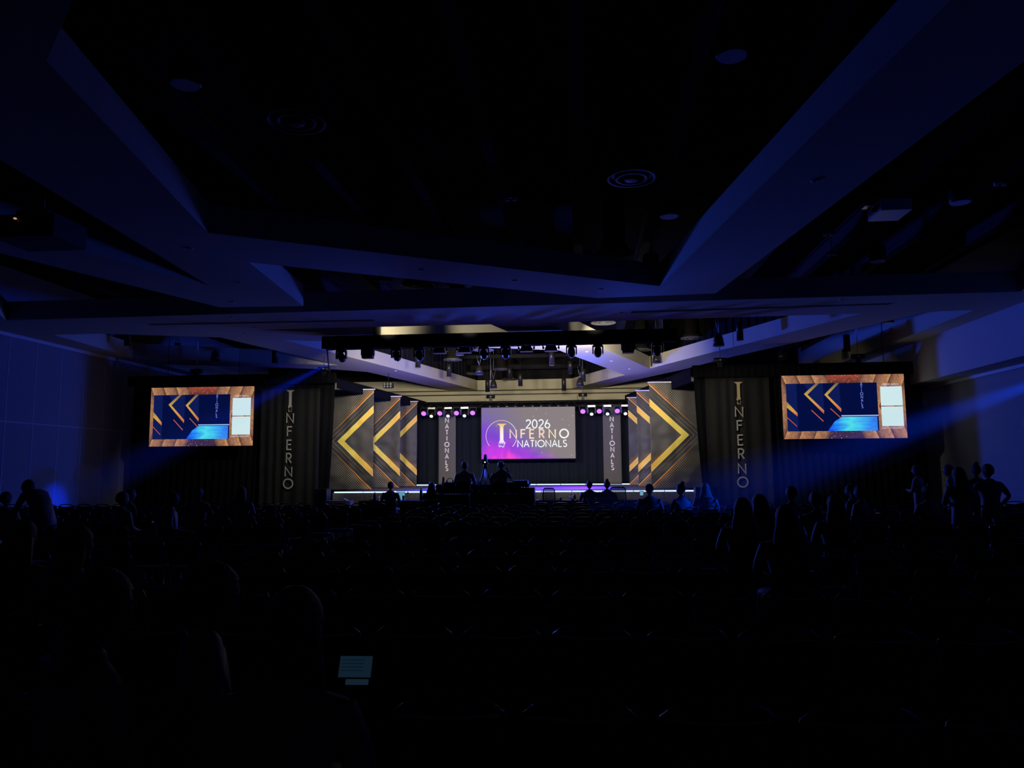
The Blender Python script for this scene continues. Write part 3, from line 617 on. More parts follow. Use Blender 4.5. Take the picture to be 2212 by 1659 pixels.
def side_screen(tl, tr, bl, Y, label):
    a = at(tl[0], tl[1], Y); b = at(tr[0], tr[1], Y); c = at(bl[0], bl[1], Y); w = b.x-a.x; h = a.z-c.z
    e = empty('projection_screen', ((a.x+b.x)/2, Y, c.z), label, 'screen', 'side screens')
    MB().box((0, .03, h/2), (w, .05, h)).build('screen_panel', BM, e)
    fr = MB(); fr.box((0, .07, h/2), (w+.04, .03, h+.04)); fr.build('screen_frame', 'black', e)
    for q in (-.35, .35): MB().tube([(q*w, .06, h), (q*w, .06, 7.6-c.z)], .012, 6).build('hanging_cable', 'black', e)
    O = Vector((-w/2, 0, 0)); ex = Vector((w, 0, 0)); ez = Vector((0, 0, h))
    fx0, fx1, fz0, fz1 = .032, .777, .118, .872
    def fp(u, v): return (fx0+(fx1-fx0)*u, fz0+(fz1-fz0)*(1-v))      # u right, v down inside the feed picture
    m = MB(); quadpoly(m, [fp(0, 1), fp(1, 1), fp(1, 0), fp(0, 0)], O, ex, ez, .001); m.build('camera_picture', FM[0], e)
    m = MB()
    for p in ([(0, 0), (.115, 0), (.12, 1), (0, 1)], [(.20, 0), (.41, 0), (.41, .62), (.33, .45)], [(.43, .27), (.59, 0), (.595, .6)], [(.21, .25), (.36, .0), (.40, 0), (.405, .6)]):
        quadpoly(m, [fp(*q) for q in p], O, ex, ez, .004)
    m.build('picture_banner', FM[1], e)
    for P in ([(.33, 0), (.37, 0), (.235, .235), (.41, .57), (.405, .64), (.195, .22)], [(.55, 0), (.59, 0), (.455, .25), (.60, .54), (.595, .61), (.42, .24)], [(0, .37), (.115, .62), (.115, .69), (0, .50)]):
        m = MB(); quadpoly(m, [fp(*q) for q in P], O, ex, ez, .007); m.build('picture_chevron', FM[2], e)
    m = MB()
    for P in ([(.0, .70), (.105, .89), (.10, .90), (0, .72)], [(.27, .55), (.40, .79), (.39, .80), (.268, .57)], [(.48, .52), (.595, .73), (.588, .74), (.478, .54)]):
        quadpoly(m, [fp(*q) for q in P], O, ex, ez, .009)
    m.build('picture_line', FM[3], e)
    m = MB(); quadpoly(m, [fp(.44, 1), fp(.985, 1), fp(.985, .71), (fp(.60, .71)), fp(.52, .80)], O, ex, ez, .004); m.build('picture_floor', FM[5], e)
    m = MB(); quadpoly(m, [fp(.595, .695), fp(1, .695), fp(1, .675), fp(.595, .675)], O, ex, ez, .008); m.build('picture_edge_light', FM[6], e)
    m = MB()
    for i, cc in enumerate('ATIONALS'):
        p = fp(.83, .055+i*.068); text(m, cc, (O.x+p[0]*w, -.008, p[1]*h), .040*h, .2, .16, t=.002)
    m.build('picture_lettering', FM[4], e)
    for (u0, u1, v0, v1) in ((.802, .978, .505, .805), (.802, .978, .185, .49)):
        m = MB(); quadpoly(m, [(u0, v0), (u1, v0), (u1, v1), (u0, v1)], O, ex, ez, .004); m.build('white_card', FM[7], e)
    m = MB(); text(m, 'ORDER MERCH', (O.x+.885*w, -.006, .825*h), .026*h, .28, .16, t=.002); text(m, 'EVENT INFORMATION', (O.x+.882*w, -.006, .145*h), .022*h, .24, .16, t=.002); m.build('caption', FM[8], e)
    return e
side_screen((327, 838), (548, 835), (325, 964.5), 25.7, 'hanging video screen with gold border left of the stage')
side_screen((1688, 812), (1952, 809), (1690, 948.5), 25.7, 'hanging video screen with gold border right of the stage')

# centre screen
Y = 35.4; a = at(1040, 881, Y); b = at(1241.5, 879, Y); c = at(1040, 991.5, Y); w = b.x-a.x; h = a.z-c.z
e = empty('led_screen', ((a.x+b.x)/2, Y, c.z), 'large grey and purple video screen at centre stage reading 2026 INFERNO NATIONALS', 'screen')
m = bpy.data.materials.new('centre_picture'); m.use_nodes = True; nt = m.node_tree; nt.nodes.clear(); N = nt.nodes.new; Lk = nt.links.new
em = N('ShaderNodeEmission'); oo = N('ShaderNodeOutputMaterial'); Lk(em.outputs[0], oo.inputs[0]); tc = N('ShaderNodeTexCoord'); sp = N('ShaderNodeSeparateXYZ'); Lk(tc.outputs['Generated'], sp.inputs[0])
def ma(op, a_, b_=None):
    n = N('ShaderNodeMath'); n.operation = op
    for i, v in enumerate((a_, b_)):
        if v is None: continue
        if isinstance(v, (int, float)): n.inputs[i].default_value = v
        else: Lk(v, n.inputs[i])
    return n.outputs[0]
def mr(x, a_, b_):
    n = N('ShaderNodeMapRange'); n.interpolation_type = 'SMOOTHSTEP'; n.inputs[1].default_value = a_; n.inputs[2].default_value = b_; Lk(x, n.inputs[0]); return n.outputs[0]
def mixc(f, p, q):
    n = N('ShaderNodeMix'); n.data_type = 'RGBA'; Lk(f, n.inputs[0])
    for i, z_ in ((6, p), (7, q)):
        if isinstance(z_, tuple): n.inputs[i].default_value = z_
        else: Lk(z_, n.inputs[i])
    return n.outputs[2]
u, v = sp.outputs[0], sp.outputs[2]
nz = N('ShaderNodeTexNoise'); nz.inputs['Scale'].default_value = 1.5; nz.inputs['Detail'].default_value = 9; nz.inputs['Roughness'].default_value = .62; Lk(tc.outputs['Object'], nz.inputs['Vector']); nf = nz.outputs['Fac']
g0 = mixc(u, srgb(134, 124, 130), srgb(139, 128, 130))
f1 = mr(ma('ADD', ma('ADD', ma('MULTIPLY', u, .85), ma('MULTIPLY', v, .80)), ma('MULTIPLY', ma('SUBTRACT', nf, .5), .35)), .80, .42)
c1 = mixc(ma('MULTIPLY', mr(ma('ADD', u, ma('MULTIPLY', v, .35)), .82, .35), 1.0), g0, srgb(126, 112, 158))
c1 = mixc(f1, c1, srgb(128, 72, 212))
f2 = mr(ma('ADD', ma('ADD', ma('MULTIPLY', ma('ABSOLUTE', ma('SUBTRACT', u, .22)), .9), v), ma('MULTIPLY', ma('SUBTRACT', nf, .5), -.9)), .56, .05)
c1 = mixc(f2, c1, srgb(205, 62, 232))
f3 = mr(ma('ADD', ma('ADD', ma('MULTIPLY', ma('ABSOLUTE', ma('SUBTRACT', u, .31)), 1.5), v), ma('MULTIPLY', ma('SUBTRACT', nf, .5), -1.2)), .28, -.02)
c1 = mixc(f3, c1, srgb(250, 80, 205)); Lk(c1, em.inputs[0])
MB().box((0, .03, h/2), (w, .05, h)).build('screen_panel', m, e)
MB().box((0, .08, h/2), (w+.05, .04, h+.05)).build('screen_frame', 'black', e)
for k in range(10): MB().box(((-.5+.09+k*.092)*w, .05, h+.03), (.13, .06, .05), taper=.5).build('rigging_clamp', 'pipe', e)
hx = lambda px: (px-262)/(1600-262)*w-w/2
hz = lambda py: (875-py)/(875-140)*h
WHT = glow('screen_lettering_white', srgb(235, 240, 245), 1.1)
INF = ramp_glow('screen_lettering_tinted', [(0, srgb(245, 200, 215)), (.25, srgb(245, 225, 190)), (.45, srgb(245, 205, 190)), (.6, srgb(240, 215, 205)), (.75, srgb(245, 230, 180)), (.85, srgb(245, 248, 240)), (1, srgb(245, 250, 250))], 0)
s_ = h/735.0
mb = MB(); text(mb, '2026', (hx(1072), -.004, hz(440)), 117*s_, .22, .14); mb.build('lettering', WHT, e)
mb = MB()
for ch_, px in zip('NFERNO', (718, 862, 988, 1128, 1275, 1443)): text(mb, ch_, (hx(px), -.008, hz(583)), 120*s_, .2, .17)
mb.build('lettering', INF, e)
mb = MB(); text(mb, 'NATIONALS', (hx(1130), -.008, hz(709)), 93*s_, .25, .15); mb.build('lettering', WHT, e)
mb = MB(); pts = [(hx(548)+222*s_*math.cos(math.radians(q)), hz(548)+222*s_*math.sin(math.radians(q))) for q in range(-44, 228, 8)]
stroke(mb, pts, .022, 0, .003, Vector((0, -.002, 0)), Vector((1, 0, 0)), Vector((0, 0, 1)), Vector((0, 1, 0))); mb.build('ring_emblem', INF, e)
mb = MB(); emblem(mb, hx(553), -.002, hz(712), hz(372), 130*s_, 50*s_, .006, 34, 5)
mb.build('serif_emblem', ramp_glow('screen_serif', [(0, srgb(190, 200, 250)), (.4, srgb(250, 245, 250)), (.75, srgb(250, 235, 210)), (1, srgb(240, 190, 120))], 2), e)
rnd = random.Random(4); mb = MB()
for px, py in ((1050, 170), (1188, 234), (1008, 272), (1424, 323), (1572, 272), (1516, 405), (1130, 790), (1544, 830), (1118, 665), (478, 400), (708, 700)):
    mb.box((hx(px), -.003, hz(py)), (.022, .004, .022))
mb.build('picture_star', WHT, e)
# ================================================================== rigging and lamps
TY = 22.0
pa = at(700, 730, TY); pb = at(1462, 730, TY); tx0, tx1 = pa.x, pb.x; zt = 5.64; zb = 5.26
t = empty('lighting_truss', ((tx0+tx1)/2, TY, 5.0), 'long truss wrapped in black cloth hanging across the room in front of the stage', 'truss')
m = MB(); hl = (tx1-tx0)/2
for dy in (-.15, .15):
    for z in (.32, .62): m.tube([(-hl, dy, z), (hl, dy, z)], .025, 6)
n = int(2*hl/.5)
for k in range(n): m.tube([(-hl+k*.5, -.15, .32 if k % 2 else .62), (-hl+(k+1)*.5, -.15, .62 if k % 2 else .32)], .012, 5)
m.build('truss_frame', 'silver', t)
c = cloth('truss_cover', tx0, tx1, TY-.2, zb, zt, 'drape', None, 14, .012, 200, 3); c.parent = t; c.location = -Vector(t.location)
c = cloth('truss_cover', tx0, tx1, TY+.2, zb+.02, zt, 'drape', None, 14, .012, 120, 3); c.parent = t; c.location = -Vector(t.location)
for k, (px, s_) in enumerate(((815, -1), (1553, 1))):
    x = at(px, 710, TY).x-t.location.x; x = max(-hl+.3, min(hl-.3, x))
    MB().tube([(x, 0, .6), (x, 0, 2.1)], .014, 6).box((x, 0, .78), (.18, .16, .30)).build('chain_hoist', 'black', t)
def moving_head(name='moving_head_light'):
    r = empty(name, (0, 0, 0), 'x', 'stage light', 'stage lights on the front truss')
    MB().box((0, 0, -.03), (.26, .2, .09)).build('base', 'black', r); MB().box((0, 0, .045), (.07, .34, .07)).build('clamp', 'black', r)
    m = MB()
    for s in (-1, 1): m.box((s*.14, 0, -.17), (.035, .12, .24))
    m.box((0, 0, -.075), (.31, .12, .03)); m.build('yoke', 'black', r)
    m = MB(); Rx = Matrix.Rotation(math.radians(-28), 3, 'X')
    pts = [Rx @ Vector((0, y, 0))+Vector((0, 0, -.22)) for y in (-.14, -.12, .02, .12, .17)]
    m.tube(pts, [.07, .095, .11, .105, .095], 16); hd = m.build('lamp_head', 'blackg', r)
    p = Rx @ Vector((0, .172, 0))+Vector((0, 0, -.22)); q = Rx @ Vector((0, .178, 0))+Vector((0, 0, -.22))
    MB().tube([p, q], .085, 16).build('lens', 'blackg', hd)
    return r
def profile_light():
    r = empty('wash_fixture', (0, 0, 0), 'x', 'stage light', 'stage lights on the front truss')
    MB().box((0, 0, .045), (.07, .34, .08)).build('clamp', 'black', r)
    MB().box((0, 0, -.10), (.38, .24, .17), taper=.7).box((0, .14, -.12), (.34, .05, .12)).build('lamp_housing', 'black', r)
    m = MB()
    for s in (-1, 1): m.box((s*.23, 0, -.08), (.03, .16, .09)).tube([(s*.19, 0, -.08), (s*.25, 0, -.08)], .03, 8)
    m.build('bracket', 'blackg', r); MB().box((0, .17, -.12), (.30, .01, .09)).build('lens', 'silver', r)
    return r
def boxy():
    r = empty('wash_fixture', (0, 0, 0), 'x', 'stage light', 'stage lights on the front truss')
    MB().box((0, 0, -.14), (.32, .22, .30)).build('lamp_housing', 'black', r); MB().box((0, 0, .045), (.07, .34, .08)).build('clamp', 'black', r)
    m = MB()
    for s in (-1, 1): m.box((s*.18, 0, -.08), (.03, .12, .24))
    m.build('bracket', 'black', r); MB().box((0, .115, -.14), (.27, .01, .25)).build('lens', 'silver', r)
    m = MB()
    for sx in (-.09, .09):
        for sz in (-.22, -.06): m.tube([(sx, -.11, sz), (sx, -.116, sz)], .012, 8)
    m.build('screw_caps', 'silver', r); return r
KF = {'h': moving_head, 'p': profile_light, 'b': boxy}; proto = {}
fx = [(738, 'h', 'leftmost of all, blue rim'), (795, 'b', 'boxy one second from the left end'), (857, 'h', 'third from the left end'), (906, 'h', 'fourth from the left end above a can pendant'), (950, 'p', 'wide one, fifth from the left'),
      (1004, 'p', 'wide one, sixth from the left'), (1045, 'h', 'round-headed, just left of the truss middle'), (1092, 'h', 'round-headed at the truss middle'), (1137, 'p', 'wide one just right of the middle'), (1190, 'p', 'wide one, fifth from the right'),
      (1234, 'h', 'fourth from the right, against the purple rib'), (1291, 'h', 'third from the right, against the yellow edge'), (1356, 'b', 'boxy one second from the right end'), (1419, 'h', 'last at the right end')]
for px, k, tt in fx:
    p = at(px, 735, TY); z = zb+.01; lab = 'black stage light under the front truss, '+tt
    if k not in proto: proto[k] = KF[k](); proto[k].location = (p.x, TY, z); proto[k]['label'] = lab
    else: copy_tree(proto[k], (p.x, TY, z), lab)
# power cable down from the truss end
q0_ = at(706, 748, TY); q1_ = at(712, 804, 26.0)
c = MB().tube([q0_, q0_*.5+q1_*.5+Vector((0, 0, -.06)), q1_], .022, 6).build('cable', 'black'); tag(c, 'thin cable dropping from the left end of the truss to the drape', 'cable')
# rear truss with violet and white lamps
ry = 35.2; x0 = at(900, 885, ry).x; x1 = at(1362, 885, ry).x
t = empty('lighting_truss', ((x0+x1)/2, ry, 4.55), 'slim black rear truss over the back of the stage carrying the violet lights', 'truss'); m = MB(); hl = (x1-x0)/2
for z in (0, .22): m.tube([(-hl, 0, z), (hl, 0, z)], .02, 6)
for k in range(int(2*hl/.4)): m.tube([(-hl+k*.4, 0, .0 if k % 2 else .22), (-hl+(k+1)*.4, 0, .22 if k % 2 else 0)], .01, 5)
m.build('truss_frame', 'black', t)
VG = glow('violet_lamp', srgb(180, 105, 255), 1.9); WG = glow('cool_white_lamp', srgb(205, 235, 255), 3.0); VD = glow('violet_side_glow', srgb(80, 30, 255), 1.6)
def par():
    r = empty('par_light', (0, 0, 0), 'x', 'stage light', 'violet stage lights on the rear truss')
    Rx = Matrix.Rotation(math.radians(32), 3, 'X'); f = lambda y, z=0: Rx @ Vector((0, y, z))+Vector((0, 0, -.20))
    MB().tube([f(.16), f(.12), f(-.1)], [.06, .11, .13], 16).build('lamp_can', 'black', r)
    MB().tube([f(-.101), f(-.105)], .115, 16).build('lens', VG, r)
    MB().box((-.15, 0, -.1), (.02, .04, .22)).box((.15, 0, -.1), (.02, .04, .22)).box((0, 0, .01), (.32, .04, .02)).build('yoke', 'black', r); return r
def beam():
    r = empty('moving_head_light', (0, 0, 0), 'x', 'stage light', 'white moving heads on the rear truss')
    MB().box((0, 0, -.02), (.34, .2, .08)).build('base', 'silver', r)
    m = MB()
    for s in (-1, 1): m.box((s*.17, 0, -.2), (.05, .14, .3))
    m.build('yoke', 'black', r)
    Rx = Matrix.Rotation(math.radians(40), 3, 'X'); f = lambda y: Rx @ Vector((0, y, 0))+Vector((0, 0, -.30))
    h = MB().tube([f(.15), f(.05), f(-.14)], [.08, .12, .10], 16).build('lamp_head', 'black', r)
    MB().tube([f(-.142), f(-.147)], .075, 16).build('lens', WG, h)
    MB().box((-.2, -.02, -.2), (.012, .08, .22)).build('side_light', VD, r); return r
pv = pw = None
side = lambda i, n, s: '%s from the left in the %s cluster' % (('first', 'second', 'third', 'fourth')[i], s)
for s, L in (('left', (916, 950.6, 986.6, 1021.5)), ('right', (1259, 1294.4, 1333.3))):
    for i, px in enumerate(L):
        lab = 'glowing violet stage light, '+side(i, 4, s); loc = (at(px, 888, ry).x, ry, 4.55)
        if pv is None: pv = par(); pv.location = loc; pv['label'] = lab
        else: copy_tree(pv, loc, lab)
for s, L in (('left', (932.7, 968.6, 1004)), ('right', (1277.8, 1312, 1350.6))):
    for i, px in enumerate(L):
        lab = 'cool white moving-head light, '+side(i, 3, s); loc = (at(px, 888, ry-.1).x, ry-.1, 4.55)
        if pw is None: pw = beam(); pw.location = loc; pw['label'] = lab
        else: copy_tree(pw, loc, lab)
# chain hoists with cable over the drape lines
h0 = None
for px, py, Y, tt in ((700, 797, 26.0, 'above the left drape beside the truss cable'), (1060, 857, 35.9, 'above the stage backdrop, left of the centre screen'), (1259, 853, 35.9, 'above the stage backdrop, right end of the centre screen'), (1555, 778, 26.0, 'above the right lettered drape'),
                  (1853, 770, 26.2, 'over the right screen'), (425, 802, 26.2, 'over the left screen')):
    p = at(px, py, Y)
    if h0 is None:
        h0 = empty('chain_hoist', p, 'x', 'hoist', 'chain hoists over the drapes')
        MB().tube([(-.2, 0, 0), (.2, 0, 0)], .085, 12).box((0, 0, -.14), (.14, .12, .2)).build('hoist_body', 'black', h0)
        MB().tube([(0, 0, .05), (0, 0, 2.2)], .014, 6).build('chain', 'silver', h0)
        MB().tube([(-.2, -.02, .02), (-.28, -.02, -.06), (-.24, -.02, -.22), (-.1, -.02, -.26)], .01, 6).build('cable', 'black', h0)
        MB().box((0, -.09, .0), (.05, .02, .03)).build('name_plate', 'white', h0); h0['label'] = 'black chain hoist, '+tt; q = h0
    else: q = copy_tree(h0, p, 'black chain hoist, '+tt)
    for ch_ in q.children:
        if ch_.name.startswith('chain'): ch_.scale.z = ((5.7 if px == 700 else 7.6)-p.z)/2.2
# stage rigging projector / multi-lamp box left
p = at(839, 833, 31); o = empty('lamp_cluster', p, 'small dark box of lamps hanging above the left banners', 'stage light')
MB().box((0, 0, 0), (.40, .25, .2)).build('housing', 'black', o); m = MB()
for i in range(3):
    for j in range(2): m.tube([(-.13+.13*i, -.13, -.05+.1*j), (-.13+.13*i, -.15, -.05+.1*j)], .035, 10)
m.build('lens', 'silver', o); MB().tube([(0, 0, .1), (0, 0, 5.7-p.z)], .01, 6).build('stem', 'black', o)

# ================================================================== floor equipment
for px, y0, y1, Y, w_, tt in ((697, 1056, 1091, 25.4, .42, 'left'), (1524, 1052, 1090, 25.4, .70, 'right')):
    p = at(px, y0, Y); o = empty('loudspeaker', (p.x, Y, 0), 'dark floor-standing loudspeaker at the %s end of the stage' % tt, 'speaker')
    MB().box((0, 0, p.z/2), (w_, .45, p.z)).build('cabinet', 'case', o); MB().box((0, -.235, p.z/2), (w_-.06, .02, p.z-.08)).build('grille', 'black', o)
p = at(1532, 1072, 24.6); o = empty('loudspeaker', (p.x-.15, 24.6, 0), 'small dark box speaker in front of the right end of the stage', 'speaker')
MB().box((0, 0, .38), (.30, .34, .76)).build('cabinet', 'case', o); MB().box((0, -.18, .38), (.26, .015, .7)).build('grille', 'black', o)
p = at(733, 1080, 24.8); o = empty('equipment_case', (p.x, 24.8, 0), 'low grey case standing left of the judges table', 'case')
MB().box((0, 0, .36), (.85, .45, .72)).build('body', 'skirt', o); MB().box((.28, -.1, .74), (.22, .16, .02), Matrix.Rotation(.5, 3, 'Y')).build('open_flap', 'paper', o)

def table(px0, px1, Y, label, z=.745, d=.75):
    a = at(px0, 1080, Y).x; b = at(px1, 1080, Y).x; w = b-a
    o = empty('table', ((a+b)/2, Y, 0), label, 'table')
    MB().box((0, 0, z-.015), (w, d, .03)).build('tabletop', 'table', o)
    c = cloth('tablecloth', a, b, Y-d/2-.01, .02, z+.002, 'table', None, int(w*5), .02, 80, 3); c.parent = o; c.location = (-o.location.x, -Y, 0)
    for sx in (-1, 1):
        for sy in (-1, 1): MB().tube([(sx*(w/2-.08), sy*(d/2-.08), 0), (sx*(w/2-.08), sy*(d/2-.08), z-.03)], .015, 6).build('leg', 'silver', o)
    return o
JY = 24.0
table(782, 958, JY, 'black-clothed judges table on the left with laptop, cups and bottles')
table(1142, 1275, JY, 'black-clothed judges table right of the camera platform')
table(1285, 1400, JY-.2, 'black-clothed judges table at the right behind seated people')
def item(kind, px, Y, label, cat, zt=.745, grp=None):
    return empty(kind, (at(px, 1080, Y).x, Y, zt), label, cat, grp)
def cup(px, Y, label, h=.12, m='cup', r=.038):
    o = item('cup', px, Y, label, 'cup'); MB().loft([(0, 0, 0, r*.75, r*.75), (0, 0, h, r, r)], 14).build('cup_body', m, o)
    MB().loft([(0, 0, h, r*1.05, r*1.05), (0, 0, h+.01, r, r)], 14).build('lid', 'black' if m == 'cup' else 'white', o)
def bottle(px, Y, label, h=.24, r=.033, m='black'):
    o = item('bottle', px, Y, label, 'bottle'); MB().loft([(0, 0, 0, r, r), (0, 0, h*.68, r, r), (0, 0, h*.84, r*.4, r*.4), (0, 0, h*.93, r*.4, r*.4)], 14).build('bottle_body', m, o)
    MB().loft([(0, 0, h*.93, r*.48, r*.48), (0, 0, h, r*.48, r*.48)], 12).build('cap', 'white', o)
cup(802, 23.85, 'clear plastic cup at the left end of the judges table', .14, 'cup', .045); cup(806.5, 24.0, 'second clear cup beside the first on the left judges table', .13)
bottle(809.5, 23.9, 'dark bottle with pale cap on the left judges table', .27, .045); cup(818, 24.0, 'short pale cup between the dark bottle and the seated judge', .16, 'cup', .04)
cup(871.5, 23.9, 'dark tumbler right of the laptop', .15, 'black', .045); bottle(909.5, 24.1, 'tall dark thermos at the right end of the left judges table', .42, .045)
def papers(px, Y, label, w=.22, z=.745, rot=.2):
    o = item('paper_sheet', px, Y, label, 'paper', z); MB().box((0, 0, .006), (w, .3, .008), Matrix.Rotation(rot, 3, 'Z')).build('sheet', 'paper', o)
papers(825, 23.9, 'papers beside the left judge'); papers(1157, 23.9, 'papers at the left end of the right judges table'); papers(1229, 23.85, 'papers in the middle of the right judges table', .4, rot=0)
def laptop(px, Y, z, label, col, w=.34, h=.22, rz=0, lid=100, es=1.0, cut=None):
    o = empty('laptop', (at(px, 1080, Y).x if px is not None else 0, Y, z), label, 'laptop', None, rz)
    MB().box((0, 0, .01), (w, .24, .018)).build('keyboard_base', 'silver', o)
    Rx = Matrix.Rotation(math.radians(lid-90), 3, 'X'); c = Vector((0, .12, .02))+Rx @ Vector((0, 0, h/2)); s = MB().box(c, (w, .012, h), Rx).build('lid', 'black', o)
    c2 = Vector((0, .12, .02))+Rx @ Vector((0, -.008, h/2)); MB().box(c2, (w-.02, .003, h-.02), Rx).build('display', glow('display_'+label[:6], col, es), s); return o
laptop(861.5, 23.85, .745, 'open laptop with glowing pale teal display beside the left judge', srgb(95, 150, 175), .36, .26)
MB_ = empty('desk_lamp', (at(853.5, 1080, 23.95).x, 23.95, .745), 'tiny bright desk lamp at the left edge of the laptop', 'lamp')
MB().tube([(0, 0, 0), (0, 0, .26)], .008, 6).loft([(0, 0, 0, .04, .04), (0, 0, .01, .04, .04)], 12).build('stand', 'black', MB_); MB().ell((0, -.02, .25), (.05, .04, .05)).build('bulb', glow('desk_bulb', srgb(225, 245, 255), 2.0), MB_)
o = item('microphone_stand', 881, 24.05, 'small desk microphone stand right of the laptop', 'microphone'); MB().tube([(0, 0, .01), (0, 0, .22)], .006, 6).build('pole', 'black', o); MB().loft([(0, 0, 0, .07, .07), (0, 0, .015, .06, .06)], 14).build('base', 'black', o); MB().ell((0, 0, .24), (.022, .022, .04)).build('microphone', 'black', o)
bottle(1147.5, 24.1, 'clear bottle at the left end of the right judges table', .26, .035, 'cup'); cup(1233.5, 24.1, 'clear cup on the right judges table', .15, 'cup', .055); bottle(1241.5, 24.1, 'dark bottle beside the clear cup on the right judges table', .2)
cup(1211, 23.9, 'small dark mug near the mesh chair on the right judges table', .09, 'black'); bottle(1298, 24.0, 'small clear bottle between two seated people', .2, .03, 'cup')
o = empty('computer_monitor', (at(1386, 1070, 23.8).x, 23.8, .745), 'small lit pale-blue tablet standing on the right judges table', 'tablet'); MB().box((0, 0, .20), (.12, .02, .15)).build('bezel', 'black', o)
MB().box((0, -.012, .20), (.10, .003, .12)).build('display', glow('tablet_glow', srgb(120, 185, 205), .8), o); MB().tube([(0, .02, 0), (0, 0, .14)], .01, 6).loft([(0, 0, 0, .06, .05), (0, 0, .01, .06, .05)], 12).build('foot', 'black', o)
# arrow-shaped paper hanging off a chair in front of the right table
o = empty('paper_arrow', (at(1242, 1100, 22.6).x, 22.6, 0), 'grey folded paper shaped like a bent arrow below the right judges table', 'paper')
P = [at(*q, 22.6) for q in ((1232.5, 1082), (1237.5, 1076.5), (1245.5, 1085), (1244, 1101), (1240, 1101), (1239, 1086))]; V = [(p.x-o.location.x, -.004, p.z) for p in P]+[(p.x-o.location.x, .004, p.z) for p in P]; m = MB(); n = 6
m.add(V, [tuple(range(n)), tuple(reversed(range(n, 2*n)))]+[(i, (i+1) % n, n+(i+1) % n, n+i) for i in range(n)]); m.tube([(0, .02, 0), (0, .02, P[3].z)], .01, 6); m.build('sheet', 'duct', o)
# mesh-back office chair at the right table
def office_chair(px, Y, label, w=.56, top=1.13, z0=0):
    x = at(px, 1060, Y).x; o = empty('office_chair', (x, Y, z0), label, 'chair')
    fr = [(-w*.40, -.24, .70), (-w/2, -.26, .86), (-w/2+.02, -.28, top-.04), (-w/2+.06, -.28, top), (w/2-.06, -.28, top), (w/2-.02, -.28, top-.04), (w/2, -.26, .86), (w*.40, -.24, .70), (0, -.20, .58), (-w*.40, -.24, .70)]
    MB().tube(fr, .018, 8).build('back_frame', 'black', o)
    m = MB(); V = [fr[i] for i in (0, 1, 2, 3, 4, 5, 6, 7, 8)]; m.add([(v[0], v[1], v[2]) for v in V]+[(v[0], v[1]+.006, v[2]) for v in V], [tuple(range(9)), tuple(reversed(range(9, 18)))]+[(i, (i+1) % 9, 9+(i+1) % 9, 9+i) for i in range(9)]); m.build('mesh_back', 'mesh', o)
    MB().box((0, 0, .48), (.5, .48, .08)).build('seat', 'fabric', o); MB().tube([(0, 0, .08), (0, 0, .45)], .03, 10).tube([(0, -.05, .45), (0, -.22, .5), (0, -.22, .62)], .02, 8).build('column', 'black', o)
    for k in range(5):
        a = k*2*math.pi/5; MB().tube([(0, 0, .1), (.3*math.cos(a), .3*math.sin(a), .06)], .018, 6).ell((.3*math.cos(a), .3*math.sin(a), .03), (.025, .025, .03)).build('leg', 'black', o)
M['mesh'].node_tree.nodes['Principled BSDF'].inputs['Alpha'].default_value = 0.45
office_chair(1334, 22.9, 'broad dark chair back right of the curly-haired judge', .46, 1.16)
office_chair(1186.5, 22.9, 'empty mesh-backed office chair before the right judges table', .36, 1.14)

# camera platform
px0, px1, py0, py1, PH = -4.32, -1.45, 20.9, 24.0, .52
py1 = 23.3
o = empty('platform', ((px0+px1)/2, (py0+py1)/2, 0), 'low black camera platform in the middle of the seating', 'platform')
MB().box((0, 0, PH-.05), (px1-px0, py1-py0, .1)).build('deck', 'case', o)
c = cloth('skirt', px0, px1, py0-.02, .01, PH-.1, 'drape', None, 20, .012, 80, 2); c.parent = o; c.location = -Vector(o.location)
MB().box((-(px1-px0)/2-.01, 0, PH-.02), (.02, py1-py0, .05)).build('edge_trim', 'silver', o)
for sx in (-1, 1):
    for sy in (-1, 1): MB().tube([(sx*1.3, sy*1.1, 0), (sx*1.3, sy*1.1, PH-.1)], .03, 6).build('leg', 'silver', o)
tb = empty('table', ((px0+px1)/2, 22.85, PH), 'black-draped control desk on the camera platform', 'table')
MB().box((0, 0, .73), (2.75, .7, .03)).build('tabletop', 'table', tb); c = cloth('tablecloth', -1.37, 1.37, -.36, .02, .745, 'table', None, 14, .02, 80, 3); c.parent = tb
for sx in (-1, 1):
    for sy in (-1, 1): MB().tube([(sx*1.25, sy*.28, 0), (sx*1.25, sy*.28, .72)], .015, 6).build('leg', 'silver', tb)
def gear(px, Y, w, h, d, label, name='mixing_console', z=PH+.745, mm='case'):
    x = at(px, 1040, Y).x; o = empty(name, (x, Y, z), label, 'equipment'); MB().box((0, 0, h/2), (w, d, h), taper=.94).build('body', mm, o)
    m = MB()
    for k in range(max(2, int(w/.08))): m.tube([(-w*.4+k*.08, -d*.2, h), (-w*.4+k*.08, -d*.2, h+.02)], .012, 6)
    m.build('knob', 'silver', o); return o
gear(971, 22.8, .42, .06, .4, 'dark control console at the left end of the platform desk'); gear(1126, 22.9, .42, .10, .5, 'dark control box at the right end of the platform desk')
gear(1102, 22.75, .30, .06, .3, 'flat control surface right of the second operator', 'control_surface')
o = empty('headphones', (at(972, 1036, 22.7).x, 22.7, PH+.805), 'headphones lying on the console at the left end of the platform desk', 'headphones')
MB().tube([(.09*math.cos(a*.314), 0, .03+.09*math.sin(a*.314)) for a in range(11)], .01, 6).build('headband', 'black', o); MB().ell((-.09, 0, .035), (.025, .04, .045)).ell((.09, 0, .035), (.025, .04, .045)).build('ear_cup', 'black', o)
